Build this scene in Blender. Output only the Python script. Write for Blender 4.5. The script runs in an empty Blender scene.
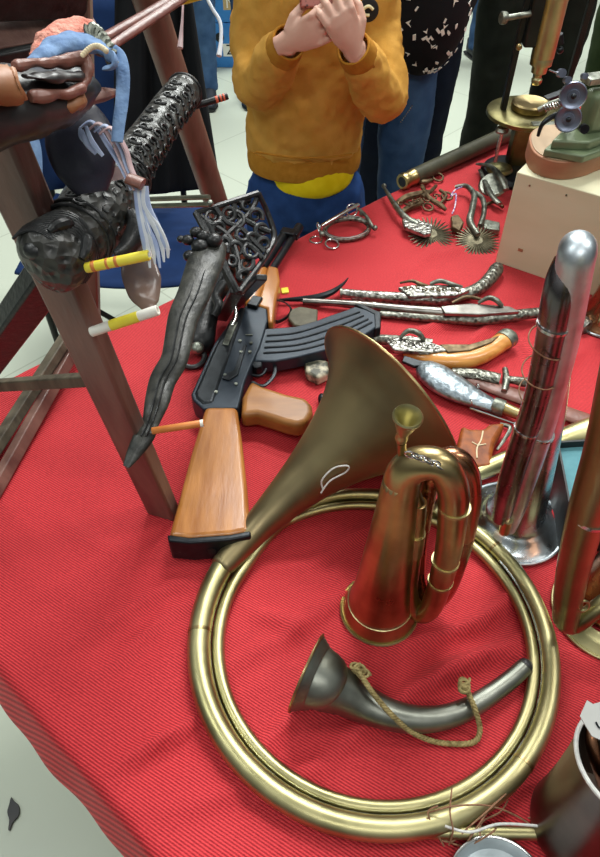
import bpy, bmesh, math, random
from mathutils import Vector, Matrix, Euler, noise
random.seed(7)
PI = math.pi
S = bpy.context.scene
COL = S.collection

# ------------------------------------------------------------------ camera, world, lights
F_PX, PITCH, CAM_H, TZ = 680.0, math.radians(47), 1.55, 0.75
cam = bpy.data.cameras.new('camera'); camo = bpy.data.objects.new('camera', cam); COL.objects.link(camo)
camo.location = (0, 0, CAM_H); camo.rotation_euler = (PI/2 - PITCH, 0, 0)
cam.sensor_fit = 'VERTICAL'; cam.sensor_height = 24.0; cam.lens = 24.0 * F_PX / 857.0
cam.clip_start = 0.02; cam.dof.use_dof = False
S.camera = camo
S.view_settings.view_transform = 'Standard'; S.view_settings.look = 'None'
S.view_settings.gamma = 1; S.view_settings.exposure = 0.0; S.view_settings.use_curve_mapping = False

W = bpy.data.worlds.new('hall_light'); S.world = W; W.use_nodes = True
wn = W.node_tree; wn.nodes.clear()
wo = wn.nodes.new('ShaderNodeOutputWorld'); wb = wn.nodes.new('ShaderNodeBackground')
wt = wn.nodes.new('ShaderNodeTexCoord'); ws = wn.nodes.new('ShaderNodeSeparateXYZ'); wr = wn.nodes.new('ShaderNodeValToRGB')
wn.links.new(wt.outputs['Generated'], ws.inputs[0]); wn.links.new(ws.outputs['Z'], wr.inputs[0])
wn.links.new(wr.outputs[0], wb.inputs[0]); wn.links.new(wb.outputs[0], wo.inputs[0])
e = wr.color_ramp.elements
e[0].position = 0.0; e[0].color = (0.10, 0.10, 0.10, 1)
e[1].position = 0.95; e[1].color = (0.80, 0.86, 0.84, 1)
q = e.new(0.3); q.color = (0.36, 0.38, 0.37, 1)
q = e.new(0.55); q.color = (0.70, 0.75, 0.73, 1)
wb.inputs['Strength'].default_value = 0.52

def area(name, loc, size, power, col=(1, 1, 0.97), aim=(0, 0.6, 0.75)):
    l = bpy.data.lights.new(name, 'AREA'); l.shape = 'RECTANGLE'; l.size, l.size_y = size; l.energy = power; l.color = col
    o = bpy.data.objects.new(name, l); COL.objects.link(o); o.location = loc
    o.rotation_euler = (Vector(aim) - Vector(loc)).to_track_quat('-Z', 'Y').to_euler()
    return o
area('ceiling_lamp_back', (0.3, 2.3, 3.6), (1.2, 0.3), 70)
area('ceiling_lamp_left', (-1.8, 0.5, 3.6), (0.3, 1.4), 22, (0.95, 1, 0.98))
area('ceiling_lamp_right', (1.9, 0.9, 3.6), (0.3, 1.4), 30)
area('ceiling_lamp_front', (0.2, -1.3, 3.6), (1.8, 0.35), 24)
area('ceiling_lamp_far', (0.5, 5.0, 3.6), (3.0, 0.6), 170, (0.95, 1, 0.96), (0.5, 5.0, 0))
area('ceiling_lamp_hall', (0.6, 3.2, 3.6), (2.0, 0.3), 60, (0.97, 1, 0.97), (0.3, 2.2, 0.6))

# ------------------------------------------------------------------ pixel rays -> world points
def ray(px, py):
    x = (px-300)/F_PX; y = (428.5-py)/F_PX
    c, s = math.cos(PITCH), math.sin(PITCH)
    return Vector((x, c + y*s, -s + y*c))
def P(px, py, z=TZ):
    r = ray(px, py); return Vector((0, 0, CAM_H)) + r*((z-CAM_H)/r.z)
def AY(px, py, Y):
    r = ray(px, py); return Vector((0, 0, CAM_H)) + r*(Y/r.y)
def DZ(px, py, d):
    return Vector((0, 0, CAM_H)) + ray(px, py)*d

# ------------------------------------------------------------------ materials
def lin(c):
    def f(v):
        v /= 255.0
        return v/12.92 if v <= 0.04045 else ((v+0.055)/1.055)**2.4
    return (f(c[0]), f(c[1]), f(c[2]), 1)
def mat(name, c1, c2=None, metal=0.0, rough=0.5, scale=30, bump=0.0, bscale=None, rough2=None, detail=4,
        stretch=(1, 1, 1), kind='noise', coat=0.0, bdist=0.002, sharp=0.0, spec=0.5, trans=0.0):
    m = bpy.data.materials.new(name); m.use_nodes = True
    n = m.node_tree; b = n.nodes['Principled BSDF']; L = n.links.new
    b.inputs['Metallic'].default_value = metal; b.inputs['Roughness'].default_value = rough
    b.inputs['Specular IOR Level'].default_value = spec
    b.inputs['Coat Weight'].default_value = coat; b.inputs['Coat Roughness'].default_value = 0.15
    b.inputs['Transmission Weight'].default_value = trans
    b.inputs['Base Color'].default_value = lin(c1)
    tc = n.nodes.new('ShaderNodeTexCoord'); mp = n.nodes.new('ShaderNodeMapping'); mp.inputs['Scale'].default_value = stretch
    L(tc.outputs['Object'], mp.inputs[0])
    def tex(sc):
        if kind == 'voronoi':
            t = n.nodes.new('ShaderNodeTexVoronoi'); t.inputs['Scale'].default_value = sc; L(mp.outputs[0], t.inputs[0]); return t.outputs['Distance']
        if kind == 'wave':
            t = n.nodes.new('ShaderNodeTexWave'); t.inputs['Scale'].default_value = sc; t.inputs['Distortion'].default_value = 6
            t.inputs['Detail'].default_value = 3; t.inputs['Detail Scale'].default_value = 2; L(mp.outputs[0], t.inputs[0]); return t.outputs['Fac']
        t = n.nodes.new('ShaderNodeTexNoise'); t.inputs['Scale'].default_value = sc; t.inputs['Detail'].default_value = detail; L(mp.outputs[0], t.inputs[0]); return t.outputs['Fac']
    if c2 is not None:
        t = tex(scale); r = n.nodes.new('ShaderNodeValToRGB')
        lo, hi = (0.32, 0.68) if kind == 'noise' else (0.05, 0.6)
        r.color_ramp.elements[0].position = lo + sharp*0.15; r.color_ramp.elements[1].position = hi - sharp*0.15
        r.color_ramp.elements[0].color = lin(c1); r.color_ramp.elements[1].color = lin(c2)
        L(t, r.inputs[0]); L(r.outputs[0], b.inputs['Base Color'])
        if rough2 is not None:
            mr = n.nodes.new('ShaderNodeMapRange'); mr.inputs['From Min'].default_value = 0.3; mr.inputs['From Max'].default_value = 0.7
            mr.inputs['To Min'].default_value = rough; mr.inputs['To Max'].default_value = rough2
            L(t, mr.inputs[0]); L(mr.outputs[0], b.inputs['Roughness'])
    if bump:
        t2 = tex(bscale or scale); bp = n.nodes.new('ShaderNodeBump'); bp.inputs['Strength'].default_value = bump
        bp.inputs['Distance'].default_value = bdist; L(t2, bp.inputs['Height']); L(bp.outputs[0], b.inputs['Normal'])
    return m

M = {}
M['brass'] = mat('aged_brass', (152, 146, 104), (192, 184, 138), 1, 0.33, 14, 0.08, 60, 0.46)
M['brass_dark'] = mat('dark_brass', (142, 124, 86), (190, 170, 122), 1, 0.27, 16, 0.08, 50, 0.36)
M['brass_bell'] = mat('tarnished_bell_brass', (122, 108, 84), (166, 152, 112), 1, 0.36, 7, 0.10, 40, 0.5)
M['copper'] = mat('copper_brown', (140, 96, 72), (172, 124, 92), 1, 0.2, 12, 0.05, 50, 0.33)
M['bronze_tube'] = mat('bronze_tube', (118, 110, 76), (150, 142, 100), 1, 0.36, 12, 0.05, 60)
M['silver'] = mat('dull_silver_plate', (150, 156, 160), (214, 222, 226), 1, 0.16, 22, 0.12, 45, 0.38)
M['silver_dark'] = mat('dark_shaded_silver_plate', (84, 78, 80), (150, 146, 148), 1, 0.2, 16, 0.1, 50, 0.34)  # dark base puts the silver bugle's shaded side into the colour
M['silver_highlit'] = mat('pale_highlit_silver', (170, 180, 186), (224, 232, 238), 1, 0.34, 26, 0.2, 50, 0.52)  # bugle tube's broad highlight painted in as a paler silver
M['rowel_iron'] = mat('dull_rowel_iron', (74, 70, 56), (124, 118, 96), 0.8, 0.55, 60, 0.3, 100)
M['grey_paper'] = mat('grey_tag_card', (176, 176, 172), (190, 190, 186), 0, 0.6, 20)
M['silver_dull'] = mat('worn_silver', (138, 146, 150), (190, 198, 202), 1, 0.35, 30, 0.2, 50, 0.5)
M['silver_orn'] = mat('engraved_silver', (48, 47, 44), (164, 162, 154), 0.9, 0.35, 110, 0.8, 130, kind='voronoi')
M['barrel'] = mat('steel_barrel', (104, 100, 96), (156, 152, 146), 1, 0.28, 30, 0.1, 80, 0.4)
M['pewter'] = mat('embossed_pewter', (120, 130, 136), (160, 170, 176), 1, 0.42, 80, 0.9, 80, bdist=0.003, sharp=0.5)
M['pewter_plain'] = mat('grey_pewter', (104, 106, 98), (150, 152, 142), 1, 0.34, 18, 0.12, 60, 0.46)
M['rust'] = mat('old_iron_brown', (70, 56, 40), (128, 110, 84), 0.8, 0.5, 60, 0.5, 120)
M['iron'] = mat('grey_old_iron', (86, 88, 80), (158, 162, 150), 0.9, 0.42, 60, 0.4, 120)
M['steel'] = mat('bright_steel', (190, 190, 188), None, 1, 0.22)
M['gun_black'] = mat('gun_black', (30, 40, 50), (40, 50, 60), 0.35, 0.38, 60, 0.08, 150, 0.46)
M['gun_dark'] = mat('dark_gun_metal', (26, 30, 34), (44, 48, 52), 0.6, 0.36, 60, 0.1, 120)
M['gun_wood'] = mat('varnished_orange_wood', (148, 90, 38), (182, 120, 56), 0, 0.30, 10, 0.12, 40, 0.38, stretch=(6, 1, 6), coat=0.35)
M['grip_wood'] = mat('pistol_orange_wood', (186, 116, 44), (222, 158, 80), 0, 0.3, 14, 0.05, 30, stretch=(1, 6, 6), coat=0.4)
M['post_wood'] = mat('dark_red_brown_wood', (88, 58, 52), (132, 98, 86), 0, 0.42, 9, 0.35, 60, 0.55, stretch=(3, 3, 0.5), coat=0.1)
M['post_wood_red'] = mat('reddish_brown_wood', (92, 62, 50), (128, 92, 78), 0, 0.42, 12, 0.2, 60, stretch=(3, 3, 0.5))
M['grey_wood'] = mat('greyed_wood', (66, 58, 46), (112, 102, 84), 0, 0.6, 14, 0.3, 70, stretch=(3, 3, 0.6))
M['black_wood'] = mat('polished_black_wood', (16, 18, 19), (38, 40, 41), 0, 0.36, 60, 0.5, 140, 0.46, coat=0.12)
M['carved'] = mat('carved_ebony', (14, 15, 15), (56, 56, 52), 0, 0.36, 110, 1.0, 110, 0.46, kind='voronoi', coat=0.15, bdist=0.004)
M['sheath'] = mat('grooved_black_wood', (26, 28, 26), (62, 62, 56), 0, 0.46, 60, 0.8, 90, coat=0.05, bdist=0.002)
M['plywood'] = mat('pale_plywood', (204, 198, 164), (212, 208, 176), 0, 0.6, 5, 0.05, 60, stretch=(1, 1, 4))
M['board_top'] = mat('plinth_top_wood', (158, 132, 104), (176, 150, 120), 0, 0.5, 10, 0.05, stretch=(5, 1, 1))
M['board_side'] = mat('plinth_side_wood', (150, 100, 72), (170, 118, 86), 0, 0.5, 10, 0.05, stretch=(1, 1, 5))
M['green_paint'] = mat('green_machine_enamel', (92, 106, 78), (116, 130, 98), 0.1, 0.4, 20, 0.1, 60)
M['dial'] = mat('blued_steel_dial', (150, 158, 178), (110, 116, 132), 0.9, 0.34, 30)
M['green_brass'] = mat('greenish_brass', (96, 90, 58), (134, 126, 84), 1, 0.36, 20, 0.1, 60)
M['scope_dark'] = mat('black_lacquered_metal', (16, 18, 18), (30, 32, 30), 0.4, 0.35, 20)
M['olive_tube'] = mat('olive_telescope_skin', (54, 54, 40), (74, 72, 54), 0.1, 0.5, 30, 0.1)
M['leather_tan'] = mat('tan_leather', (122, 78, 48), (160, 108, 70), 0, 0.5, 20, 0.2, 90)
M['leather_dark'] = mat('dark_grey_leather', (26, 28, 30), (48, 44, 44), 0, 0.42, 16, 0.2, 80, coat=0.1)
M['leather_brown'] = mat('brown_leather', (96, 60, 50), (132, 88, 76), 0, 0.42, 40, 0.4, 120)
M['leather_strap'] = mat('red_brown_leather', (86, 46, 40), (120, 72, 62), 0, 0.38, 60, 0.3, 140)
M['leather_navy'] = mat('blue_black_leather', (22, 24, 38), (44, 44, 60), 0, 0.4, 24, 0.3, 90)
M['olive_leather'] = mat('olive_canvas', (74, 70, 54), (96, 92, 74), 0, 0.6, 50, 0.3, 200)
M['suede_blue'] = mat('blue_suede', (96, 126, 168), (128, 158, 196), 0, 0.85, 90, 0.5, 220)
M['suede_pink'] = mat('pink_fleece', (206, 118, 100), (230, 168, 150), 0, 0.9, 120, 0.9, 220, bdist=0.004)
M['thong_white'] = mat('white_thong', (206, 212, 222), (232, 236, 240), 0, 0.6, 60)
M['thong_pink'] = mat('pinkish_thong', (190, 160, 164), (214, 190, 190), 0, 0.6, 60)
M['thong_blue'] = mat('pale_blue_thong', (150, 166, 204), (184, 198, 224), 0, 0.6, 60)
M['stitch'] = mat('cream_stitch', (222, 206, 170), None, 0, 0.7)
M['horn'] = mat('mottled_horn', (66, 62, 70), (140, 112, 96), 0, 0.25, 18, 0.1, 30, coat=0.4)
M['amber'] = mat('amber_lacquer', (112, 54, 16), (158, 84, 28), 0, 0.5, 60, 0.4, 60, coat=0.0, spec=0.3)
M['yellow'] = mat('yellow_paper', (232, 214, 50), (240, 226, 80), 0, 0.45, 40)
M['white_paper'] = mat('white_paper', (228, 226, 214), (238, 236, 226), 0, 0.5, 30)
M['orange_paper'] = mat('orange_stick', (196, 112, 46), (216, 134, 66), 0, 0.45, 40)
M['black_plastic'] = mat('black_plastic', (18, 18, 20), None, 0, 0.35)
M['red_stripe'] = mat('salmon_print', (224, 104, 74), None, 0, 0.5)
M['rope'] = mat('olive_gold_cord', (112, 96, 54), (168, 150, 98), 0, 0.7, 160, 0.5, 300)
M['twine'] = mat('brown_twine', (128, 88, 64), (170, 128, 98), 0, 0.8, 200, 0.4, 300)
M['string'] = mat('white_string', (226, 226, 220), (200, 200, 196), 0, 0.7, 200)
M['string_pur'] = mat('violet_white_string', (210, 206, 216), (120, 90, 150), 0, 0.7, 150, sharp=0.8)
M['teal'] = mat('teal_lining', (72, 128, 138), (84, 140, 148), 0, 0.7, 60, 0.1, 200)
M['box_black'] = mat('black_box_board', (24, 26, 28), (34, 36, 38), 0, 0.5, 60)
M['gunmetal_cup'] = mat('brown_grey_bronze', (96, 84, 76), (134, 122, 112), 1, 0.3, 10, 0.06, 30, 0.42)
M['stone'] = mat('mottled_bone', (70, 70, 56), (186, 176, 150), 0, 0.5, 60, 0.3, 90, sharp=0.6)
M['mustard'] = mat('mustard_sweat_fabric', (188, 138, 58), (200, 150, 70), 0, 0.9, 30, 0.35, 260, spec=0.2)
M['mustard_rib'] = mat('mustard_rib', (166, 112, 32), (178, 124, 42), 0, 0.9, 60, 0.5, 200, spec=0.2)
M['tee'] = mat('yellow_tee', (226, 200, 10), (238, 214, 30), 0, 0.8, 40, 0.2, 60, spec=0.2)
M['denim_blue'] = mat('blue_trouser_cloth', (28, 56, 104), (36, 68, 122), 0, 0.85, 30, 0.3, 90, spec=0.2)
M['denim'] = mat('mid_blue_denim', (44, 70, 104), (66, 94, 130), 0, 0.85, 14, 0.3, 120, spec=0.2)
M['navy_cloth'] = mat('navy_cloth', (14, 20, 34), (20, 28, 44), 0, 0.85, 20, spec=0.2)
M['black_cloth'] = mat('black_cloth', (14, 15, 18), (22, 23, 27), 0, 0.85, 10, 0.3, 30, spec=0.25)
M['olive_cloth'] = mat('dark_olive_cloth', (22, 26, 20), (32, 36, 28), 0, 0.9, 20, spec=0.2)
M['green_cloth'] = mat('dark_green_cloth', (38, 52, 26), (48, 62, 34), 0, 0.9, 20, spec=0.2)
M['blue_canvas'] = mat('royal_blue_canvas', (18, 40, 78), (24, 50, 94), 0, 0.8, 12, 0.2, 50, spec=0.2)
M['skin'] = mat('skin', (206, 160, 140), (220, 178, 158), 0, 0.5, 20)
M['nail'] = mat('nail', (226, 182, 168), None, 0, 0.35)
M['hair'] = mat('dark_hair', (34, 24, 18), (56, 40, 30), 0, 0.5, 60, 0.5, 120, stretch=(4, 4, 1))
M['eye_white'] = mat('eye_white', (235, 232, 228), None, 0, 0.3)
M['iris'] = mat('iris', (60, 42, 30), None, 0, 0.3)
M['lip'] = mat('lip', (176, 100, 94), None, 0, 0.5)
M['shoe'] = mat('dark_shoe', (18, 24, 34), (26, 34, 46), 0, 0.6, 20)
M['phone_case'] = mat('dark_red_pattern_case', (60, 22, 22), (168, 92, 78), 0, 0.4, 160, sharp=0.8, kind='voronoi')
M['patch_dark'] = mat('badge_black', (20, 18, 18), None, 0, 0.8)
M['patch_cream'] = mat('badge_cream', (226, 214, 170), None, 0, 0.8)
M['blue_carton'] = mat('blue_carton', (38, 112, 182), (52, 128, 196), 0, 0.55, 6)
M['carton'] = mat('brown_carton', (176, 150, 104), (188, 162, 116), 0, 0.8, 8)
M['grey_metal'] = mat('grey_rail_metal', (104, 106, 92), (134, 136, 118), 0.7, 0.4, 30)
M['cup_white'] = mat('frosted_silver_dish', (170, 182, 186), (196, 206, 210), 0.8, 0.4, 30, 0.2, 60)

# --- ribbed red cloth
def cloth_mat():
    m = bpy.data.materials.new('ribbed_red_cloth'); m.use_nodes = True
    n = m.node_tree; b = n.nodes['Principled BSDF']; L = n.links.new
    b.inputs['Roughness'].default_value = 0.75; b.inputs['Specular IOR Level'].default_value = 0.3
    b.inputs['Sheen Weight'].default_value = 0.25; b.inputs['Sheen Roughness'].default_value = 0.4
    b.inputs['Sheen Tint'].default_value = (1, 0.55, 0.5, 1)
    tc = n.nodes.new('ShaderNodeTexCoord'); mp = n.nodes.new('ShaderNodeMapping')
    mp.inputs['Rotation'].default_value = (0, 0, math.radians(-59))
    L(tc.outputs['Object'], mp.inputs[0])
    w = n.nodes.new('ShaderNodeTexWave'); w.bands_direction = 'X'; w.inputs['Scale'].default_value = 2*PI/20/0.0032
    w.inputs['Distortion'].default_value = 0.5; w.inputs['Detail'].default_value = 1.0; w.inputs['Detail Scale'].default_value = 0.15
    L(mp.outputs[0], w.inputs[0])
    mp2 = n.nodes.new('ShaderNodeMapping'); mp2.inputs['Rotation'].default_value = (0, 0, math.radians(31)); mp2.inputs['Scale'].default_value = (1, 3, 1)
    L(tc.outputs['Object'], mp2.inputs[0])
    nz = n.nodes.new('ShaderNodeTexNoise'); nz.inputs['Scale'].default_value = 330; nz.inputs['Detail'].default_value = 3; L(mp2.outputs[0], nz.inputs[0])
    r = n.nodes.new('ShaderNodeValToRGB'); r.color_ramp.elements[0].color = lin((138, 14, 28)); r.color_ramp.elements[1].color = lin((228, 66, 70))  # rib glare and groove shade put into the base colour, plus thread noise
    r.color_ramp.elements[0].position = 0.28; r.color_ramp.elements[1].position = 0.95
    mx = n.nodes.new('ShaderNodeMath'); mx.operation = 'MULTIPLY_ADD'; mx.inputs[1].default_value = 0.62
    mw = n.nodes.new('ShaderNodeMath'); mw.operation = 'MULTIPLY_ADD'; mw.inputs[1].default_value = 0.52; mw.inputs[2].default_value = 0.0
    L(w.outputs['Fac'], mw.inputs[0]); L(nz.outputs['Fac'], mx.inputs[0]); L(mw.outputs[0], mx.inputs[2])
    L(mx.outputs[0], r.inputs[0]); L(r.outputs[0], b.inputs['Base Color'])
    bp = n.nodes.new('ShaderNodeBump'); bp.inputs['Strength'].default_value = 0.6; bp.inputs['Distance'].default_value = 0.001
    L(mx.outputs[0], bp.inputs['Height']); L(bp.outputs[0], b.inputs['Normal'])
    return m
M['cloth'] = cloth_mat()
def floor_mat():
    m = bpy.data.materials.new('pale_green_grey_tiles'); m.use_nodes = True
    n = m.node_tree; b = n.nodes['Principled BSDF']; L = n.links.new
    b.inputs['Roughness'].default_value = 0.3
    tc = n.nodes.new('ShaderNodeTexCoord'); mp = n.nodes.new('ShaderNodeMapping'); mp.inputs['Rotation'].default_value = (0, 0, math.radians(-46.5))
    mp.inputs['Location'].default_value = (0.10, -0.722, 0)
    L(tc.outputs['Object'], mp.inputs[0])
    br = n.nodes.new('ShaderNodeTexBrick'); br.offset = 0; br.inputs['Scale'].default_value = 1
    br.inputs['Color1'].default_value = lin((188, 194, 178)); br.inputs['Color2'].default_value = lin((183, 190, 174)); br.inputs['Mortar'].default_value = lin((160, 166, 150))
    br.inputs['Mortar Size'].default_value = 0.003; br.inputs['Brick Width'].default_value = 0.8; br.inputs['Row Height'].default_value = 0.8
    L(mp.outputs[0], br.inputs[0]); L(br.outputs[0], b.inputs['Base Color'])
    return m
M['floor'] = floor_mat()

# ------------------------------------------------------------------ mesh helpers
def basis(zdir, up=Vector((0, 0, 1))):
    z = Vector(zdir).normalized(); x = up.cross(z)
    if x.length < 1e-4: x = Vector((1, 0, 0)).cross(z)
    if x.length < 1e-4: x = Vector((0, 1, 0))
    x.normalize(); y = z.cross(x)
    return x, y, z
def spl(pts, n=8, closed=False):
    """Catmull-Rom through tuples (any length)"""
    out = []; N = len(pts)
    rng = range(N if closed else N-1)
    for i in rng:
        if closed: p = [pts[(i+k-1) % N] for k in range(4)]
        else: p = [pts[max(0, min(N-1, i+k-1))] for k in range(4)]
        for j in range(n):
            t = j/n; t2 = t*t; t3 = t2*t
            out.append(tuple(0.5*((2*b)+(-a+c)*t+(2*a-5*b+4*c-d)*t2+(-a+3*b-3*c+d)*t3) for a, b, c, d in zip(*p)))
    if not closed: out.append(tuple(pts[-1]))
    return out
class MB:
    def __init__(s): s.v = []; s.f = []
    def add(s, vs, fs):
        o = len(s.v); s.v += [Vector(v) for v in vs]; s.f += [tuple(i+o for i in f) for f in fs]; return s
    def tube(s, pts, r, n=12, caps=True, closed=False, up=None, ry=None):
        """pts: list of 3-vectors; r: number or list; ry: second radius (list or factor)"""
        pts = [Vector(p[:3]) for p in pts]; N = len(pts)
        if not hasattr(r, '__len__'): r = [r]*N
        if ry is None: ry = r
        elif not hasattr(ry, '__len__'): ry = [ry*a for a in r]
        T = []
        for i in range(N):
            if closed: t = pts[(i+1) % N]-pts[i-1]
            else: t = pts[min(N-1, i+1)]-pts[max(0, i-1)]
            T.append(t.normalized() if t.length > 1e-9 else Vector((0, 0, 1)))
        u = Vector(up) if up is not None else (Vector((0, 0, 1)) if abs(T[0].z) < 0.9 else Vector((1, 0, 0)))
        vs = []
        for i in range(N):
            u = (u - T[i]*u.dot(T[i]))
            if u.length < 1e-6: u = Vector((0, 1, 0)) - T[i]*T[i].y
            u.normalize()
            w = T[i].cross(u)
            if up is not None:
                u0 = Vector(up) - T[i]*Vector(up).dot(T[i])
                if u0.length > 0.05: u = u0.normalized(); w = T[i].cross(u)
            for k in range(n):
                a = 2*PI*k/n; vs.append(pts[i] + w*(math.cos(a)*r[i]) + u*(math.sin(a)*ry[i]))
        fs = []
        for i in range(N if closed else N-1):
            j = (i+1) % N
            for k in range(n):
                l = (k+1) % n; fs.append((i*n+k, i*n+l, j*n+l, j*n+k))
        if caps and not closed:
            fs.append(tuple(range(n))[::-1]); fs.append(tuple((N-1)*n+k for k in range(n)))
        return s.add(vs, fs)
    def lathe(s, prof, org, axis=(0, 0, 1), n=32, arc=None):
        """prof: list of (radius, height); profile closed by caps if radius 0"""
        x, y, z = basis(axis); org = Vector(org); vs = []; N = len(prof)
        for (r, h) in prof:
            for k in range(n):
                a = 2*PI*k/n; vs.append(org + z*h + (x*math.cos(a)+y*math.sin(a))*max(r, 1e-5))
        fs = [(i*n+k, i*n+(k+1) % n, (i+1)*n+(k+1) % n, (i+1)*n+k) for i in range(N-1) for k in range(n)]
        return s.add(vs, fs)
    def cyl(s, a, b, r, r2=None, n=16):
        return s.tube([a, b], [r, r if r2 is None else r2], n)
    def box(s, c, size, rot=None):
        R = rot or Matrix.Identity(3); h = [d/2 for d in size]
        vs = [Vector(c) + R @ Vector((sx*h[0], sy*h[1], sz*h[2])) for sx in (-1, 1) for sy in (-1, 1) for sz in (-1, 1)]
        return s.add(vs, [(0, 1, 3, 2), (4, 6, 7, 5), (0, 4, 5, 1), (2, 3, 7, 6), (0, 2, 6, 4), (1, 5, 7, 3)])
    def beam(s, a, b, w, t, up=(0, 0, 1)):
        """box from a to b, width w (sideways), thickness t (along up)"""
        a = Vector(a); b = Vector(b); z = (b-a).normalized(); u = Vector(up) - z*Vector(up).dot(z); u.normalize(); x = u.cross(z)
        vs = [p + x*(sx*w/2) + u*(sy*t/2) for p in (a, b) for sx, sy in ((-1, -1), (1, -1), (1, 1), (-1, 1))]
        return s.add(vs, [(0, 3, 2, 1), (4, 5, 6, 7), (0, 1, 5, 4), (1, 2, 6, 5), (2, 3, 7, 6), (3, 0, 4, 7)])
    def slab(s, poly, z0, z1):
        """poly: world xy points, extruded between z0 and z1"""
        n = len(poly)
        A = sum(poly[i][0]*poly[(i+1) % n][1]-poly[(i+1) % n][0]*poly[i][1] for i in range(n))
        if A < 0: poly = poly[::-1]
        vs = [Vector((p[0], p[1], z0)) for p in poly] + [Vector((p[0], p[1], z1)) for p in poly]
        return s.add(vs, [tuple(range(n))[::-1], tuple(range(n, 2*n))] + [(i, (i+1) % n, n+(i+1) % n, n+i) for i in range(n)])
    def pslab(s, px, ztop, th):
        """outline given as picture rays met by the plane z = ztop, body extruded downward by th"""
        return s.slab([tuple(P(a, b, ztop)[:2]) for a, b in px], ztop-th, ztop)
    def ball(s, c, r, n=14, rot=None):
        if not hasattr(r, '__len__'): r = (r, r, r)
        R = rot or Matrix.Identity(3); vs = []; fs = []; m = n//2+1
        for i in range(m+1):
            th = PI*i/m
            for k in range(n):
                a = 2*PI*k/n; q = Vector((r[0]*math.sin(th)*math.cos(a), r[1]*math.sin(th)*math.sin(a), r[2]*math.cos(th)))
                vs.append(Vector(c) + R @ q)
        for i in range(m):
            for k in range(n): fs.append((i*n+k, (i+1)*n+k, (i+1)*n+(k+1) % n, i*n+(k+1) % n))
        return s.add(vs, fs)
    def ring(s, c, R, r, axis=(0, 0, 1), n=28, m=8, sx=1.0, sy=1.0):
        x, y, z = basis(axis)
        pts = [Vector(c) + x*(math.cos(2*PI*k/n)*R*sx) + y*(math.sin(2*PI*k/n)*R*sy) for k in range(n)]
        return s.tube(pts, r, m, closed=True, up=z)
    def build(s, name, m, parent=None, ang=35, bevel=0, seg=2, sub=0, solid=0, remesh=0, smooth=0, disp=None, loc=None):
        me = bpy.data.meshes.new(name)
        if parent is not None: org = Vector(parent['_o'])
        elif loc is not None: org = Vector(loc)
        else:
            mn = [min(v[i] for v in s.v) for i in range(3)]; mx = [max(v[i] for v in s.v) for i in range(3)]
            org = Vector(((mn[0]+mx[0])/2, (mn[1]+mx[1])/2, mn[2]))
        me.from_pydata([v-org for v in s.v], [], s.f)
        bm = bmesh.new(); bm.from_mesh(me); bmesh.ops.remove_doubles(bm, verts=bm.verts, dist=1e-6)
        bmesh.ops.recalc_face_normals(bm, faces=bm.faces)
        bm.to_mesh(me); bm.free()
        me.materials.append(M[m] if isinstance(m, str) else m)
        for p in me.polygons: p.use_smooth = True
        if not remesh: me.set_sharp_from_angle(angle=math.radians(ang))
        o = bpy.data.objects.new(name, me); COL.objects.link(o)
        if parent is not None: o.parent = parent; o['_o'] = tuple(org)
        else: o.location = org; o['_o'] = tuple(org)
        if remesh:
            k = o.modifiers.new('blend', 'REMESH'); k.mode = 'VOXEL'; k.voxel_size = remesh; k.use_smooth_shade = True
        if smooth:
            k = o.modifiers.new('relax', 'SMOOTH'); k.iterations = smooth; k.factor = 0.6
        if disp:
            tx = bpy.data.textures.new(name+'_folds', 'CLOUDS'); tx.noise_scale = disp[1]; tx.noise_depth = 2
            k = o.modifiers.new('folds', 'DISPLACE'); k.texture = tx; k.strength = disp[0]; k.mid_level = 0.5; k.texture_coords = 'LOCAL'
        if solid:
            k = o.modifiers.new('wall', 'SOLIDIFY'); k.thickness = solid; k.offset = -1
        if bevel:
            k = o.modifiers.new('bevel', 'BEVEL'); k.width = bevel; k.segments = seg; k.limit_method = 'ANGLE'; k.angle_limit = math.radians(35)
        if sub:
            k = o.modifiers.new('sub', 'SUBSURF'); k.levels = sub; k.render_levels = sub
        return o
def thing(name, label, cat, loc, group=None):
    o = bpy.data.objects.new(name, None); COL.objects.link(o); o.location = loc; o['_o'] = tuple(loc)
    o.empty_display_size = 0.05
    return tag(o, label, cat, group)
def tag(o, label, cat, group=None):
    o['label'] = label; o['category'] = cat
    if group: o['group'] = group
    return o
def struct(o): o['kind'] = 'structure'; return o
def rz(a): return Matrix.Rotation(a, 3, 'Z')
def text_mesh(body, size, name, m, parent, M4, ext=0.0006):
    cu = bpy.data.curves.new(name, 'FONT'); cu.body = body; cu.size = size; cu.extrude = ext; cu.align_x = 'CENTER'; cu.align_y = 'CENTER'
    t = bpy.data.objects.new('tmp', cu); COL.objects.link(t)
    dg = bpy.context.evaluated_depsgraph_get(); me = bpy.data.meshes.new_from_object(t.evaluated_get(dg))
    bpy.data.objects.remove(t)
    b = MB(); b.add([M4 @ v.co for v in me.vertices], [tuple(p.vertices) for p in me.polygons])
    return b.build(name, m, parent)

#==SECTIONS==
# ------------------------------------------------------------------ setting
struct(MB().box((0, 4, -0.05), (16, 16, 0.1)).build('floor', 'floor', loc=(0, 4, 0)))

# ------------------------------------------------------------------ table under red cloth
UA = math.radians(42)
UU = Vector((math.cos(UA), math.sin(UA), 0)); WW = Vector((math.sin(UA), -math.cos(UA), 0))
CORNER = Vector((-0.656, 0.718, 0)); LU, LW = 2.7, 1.75
def edge_far(x): return 1.29 + (x+0.02)*math.tan(UA)
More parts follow.
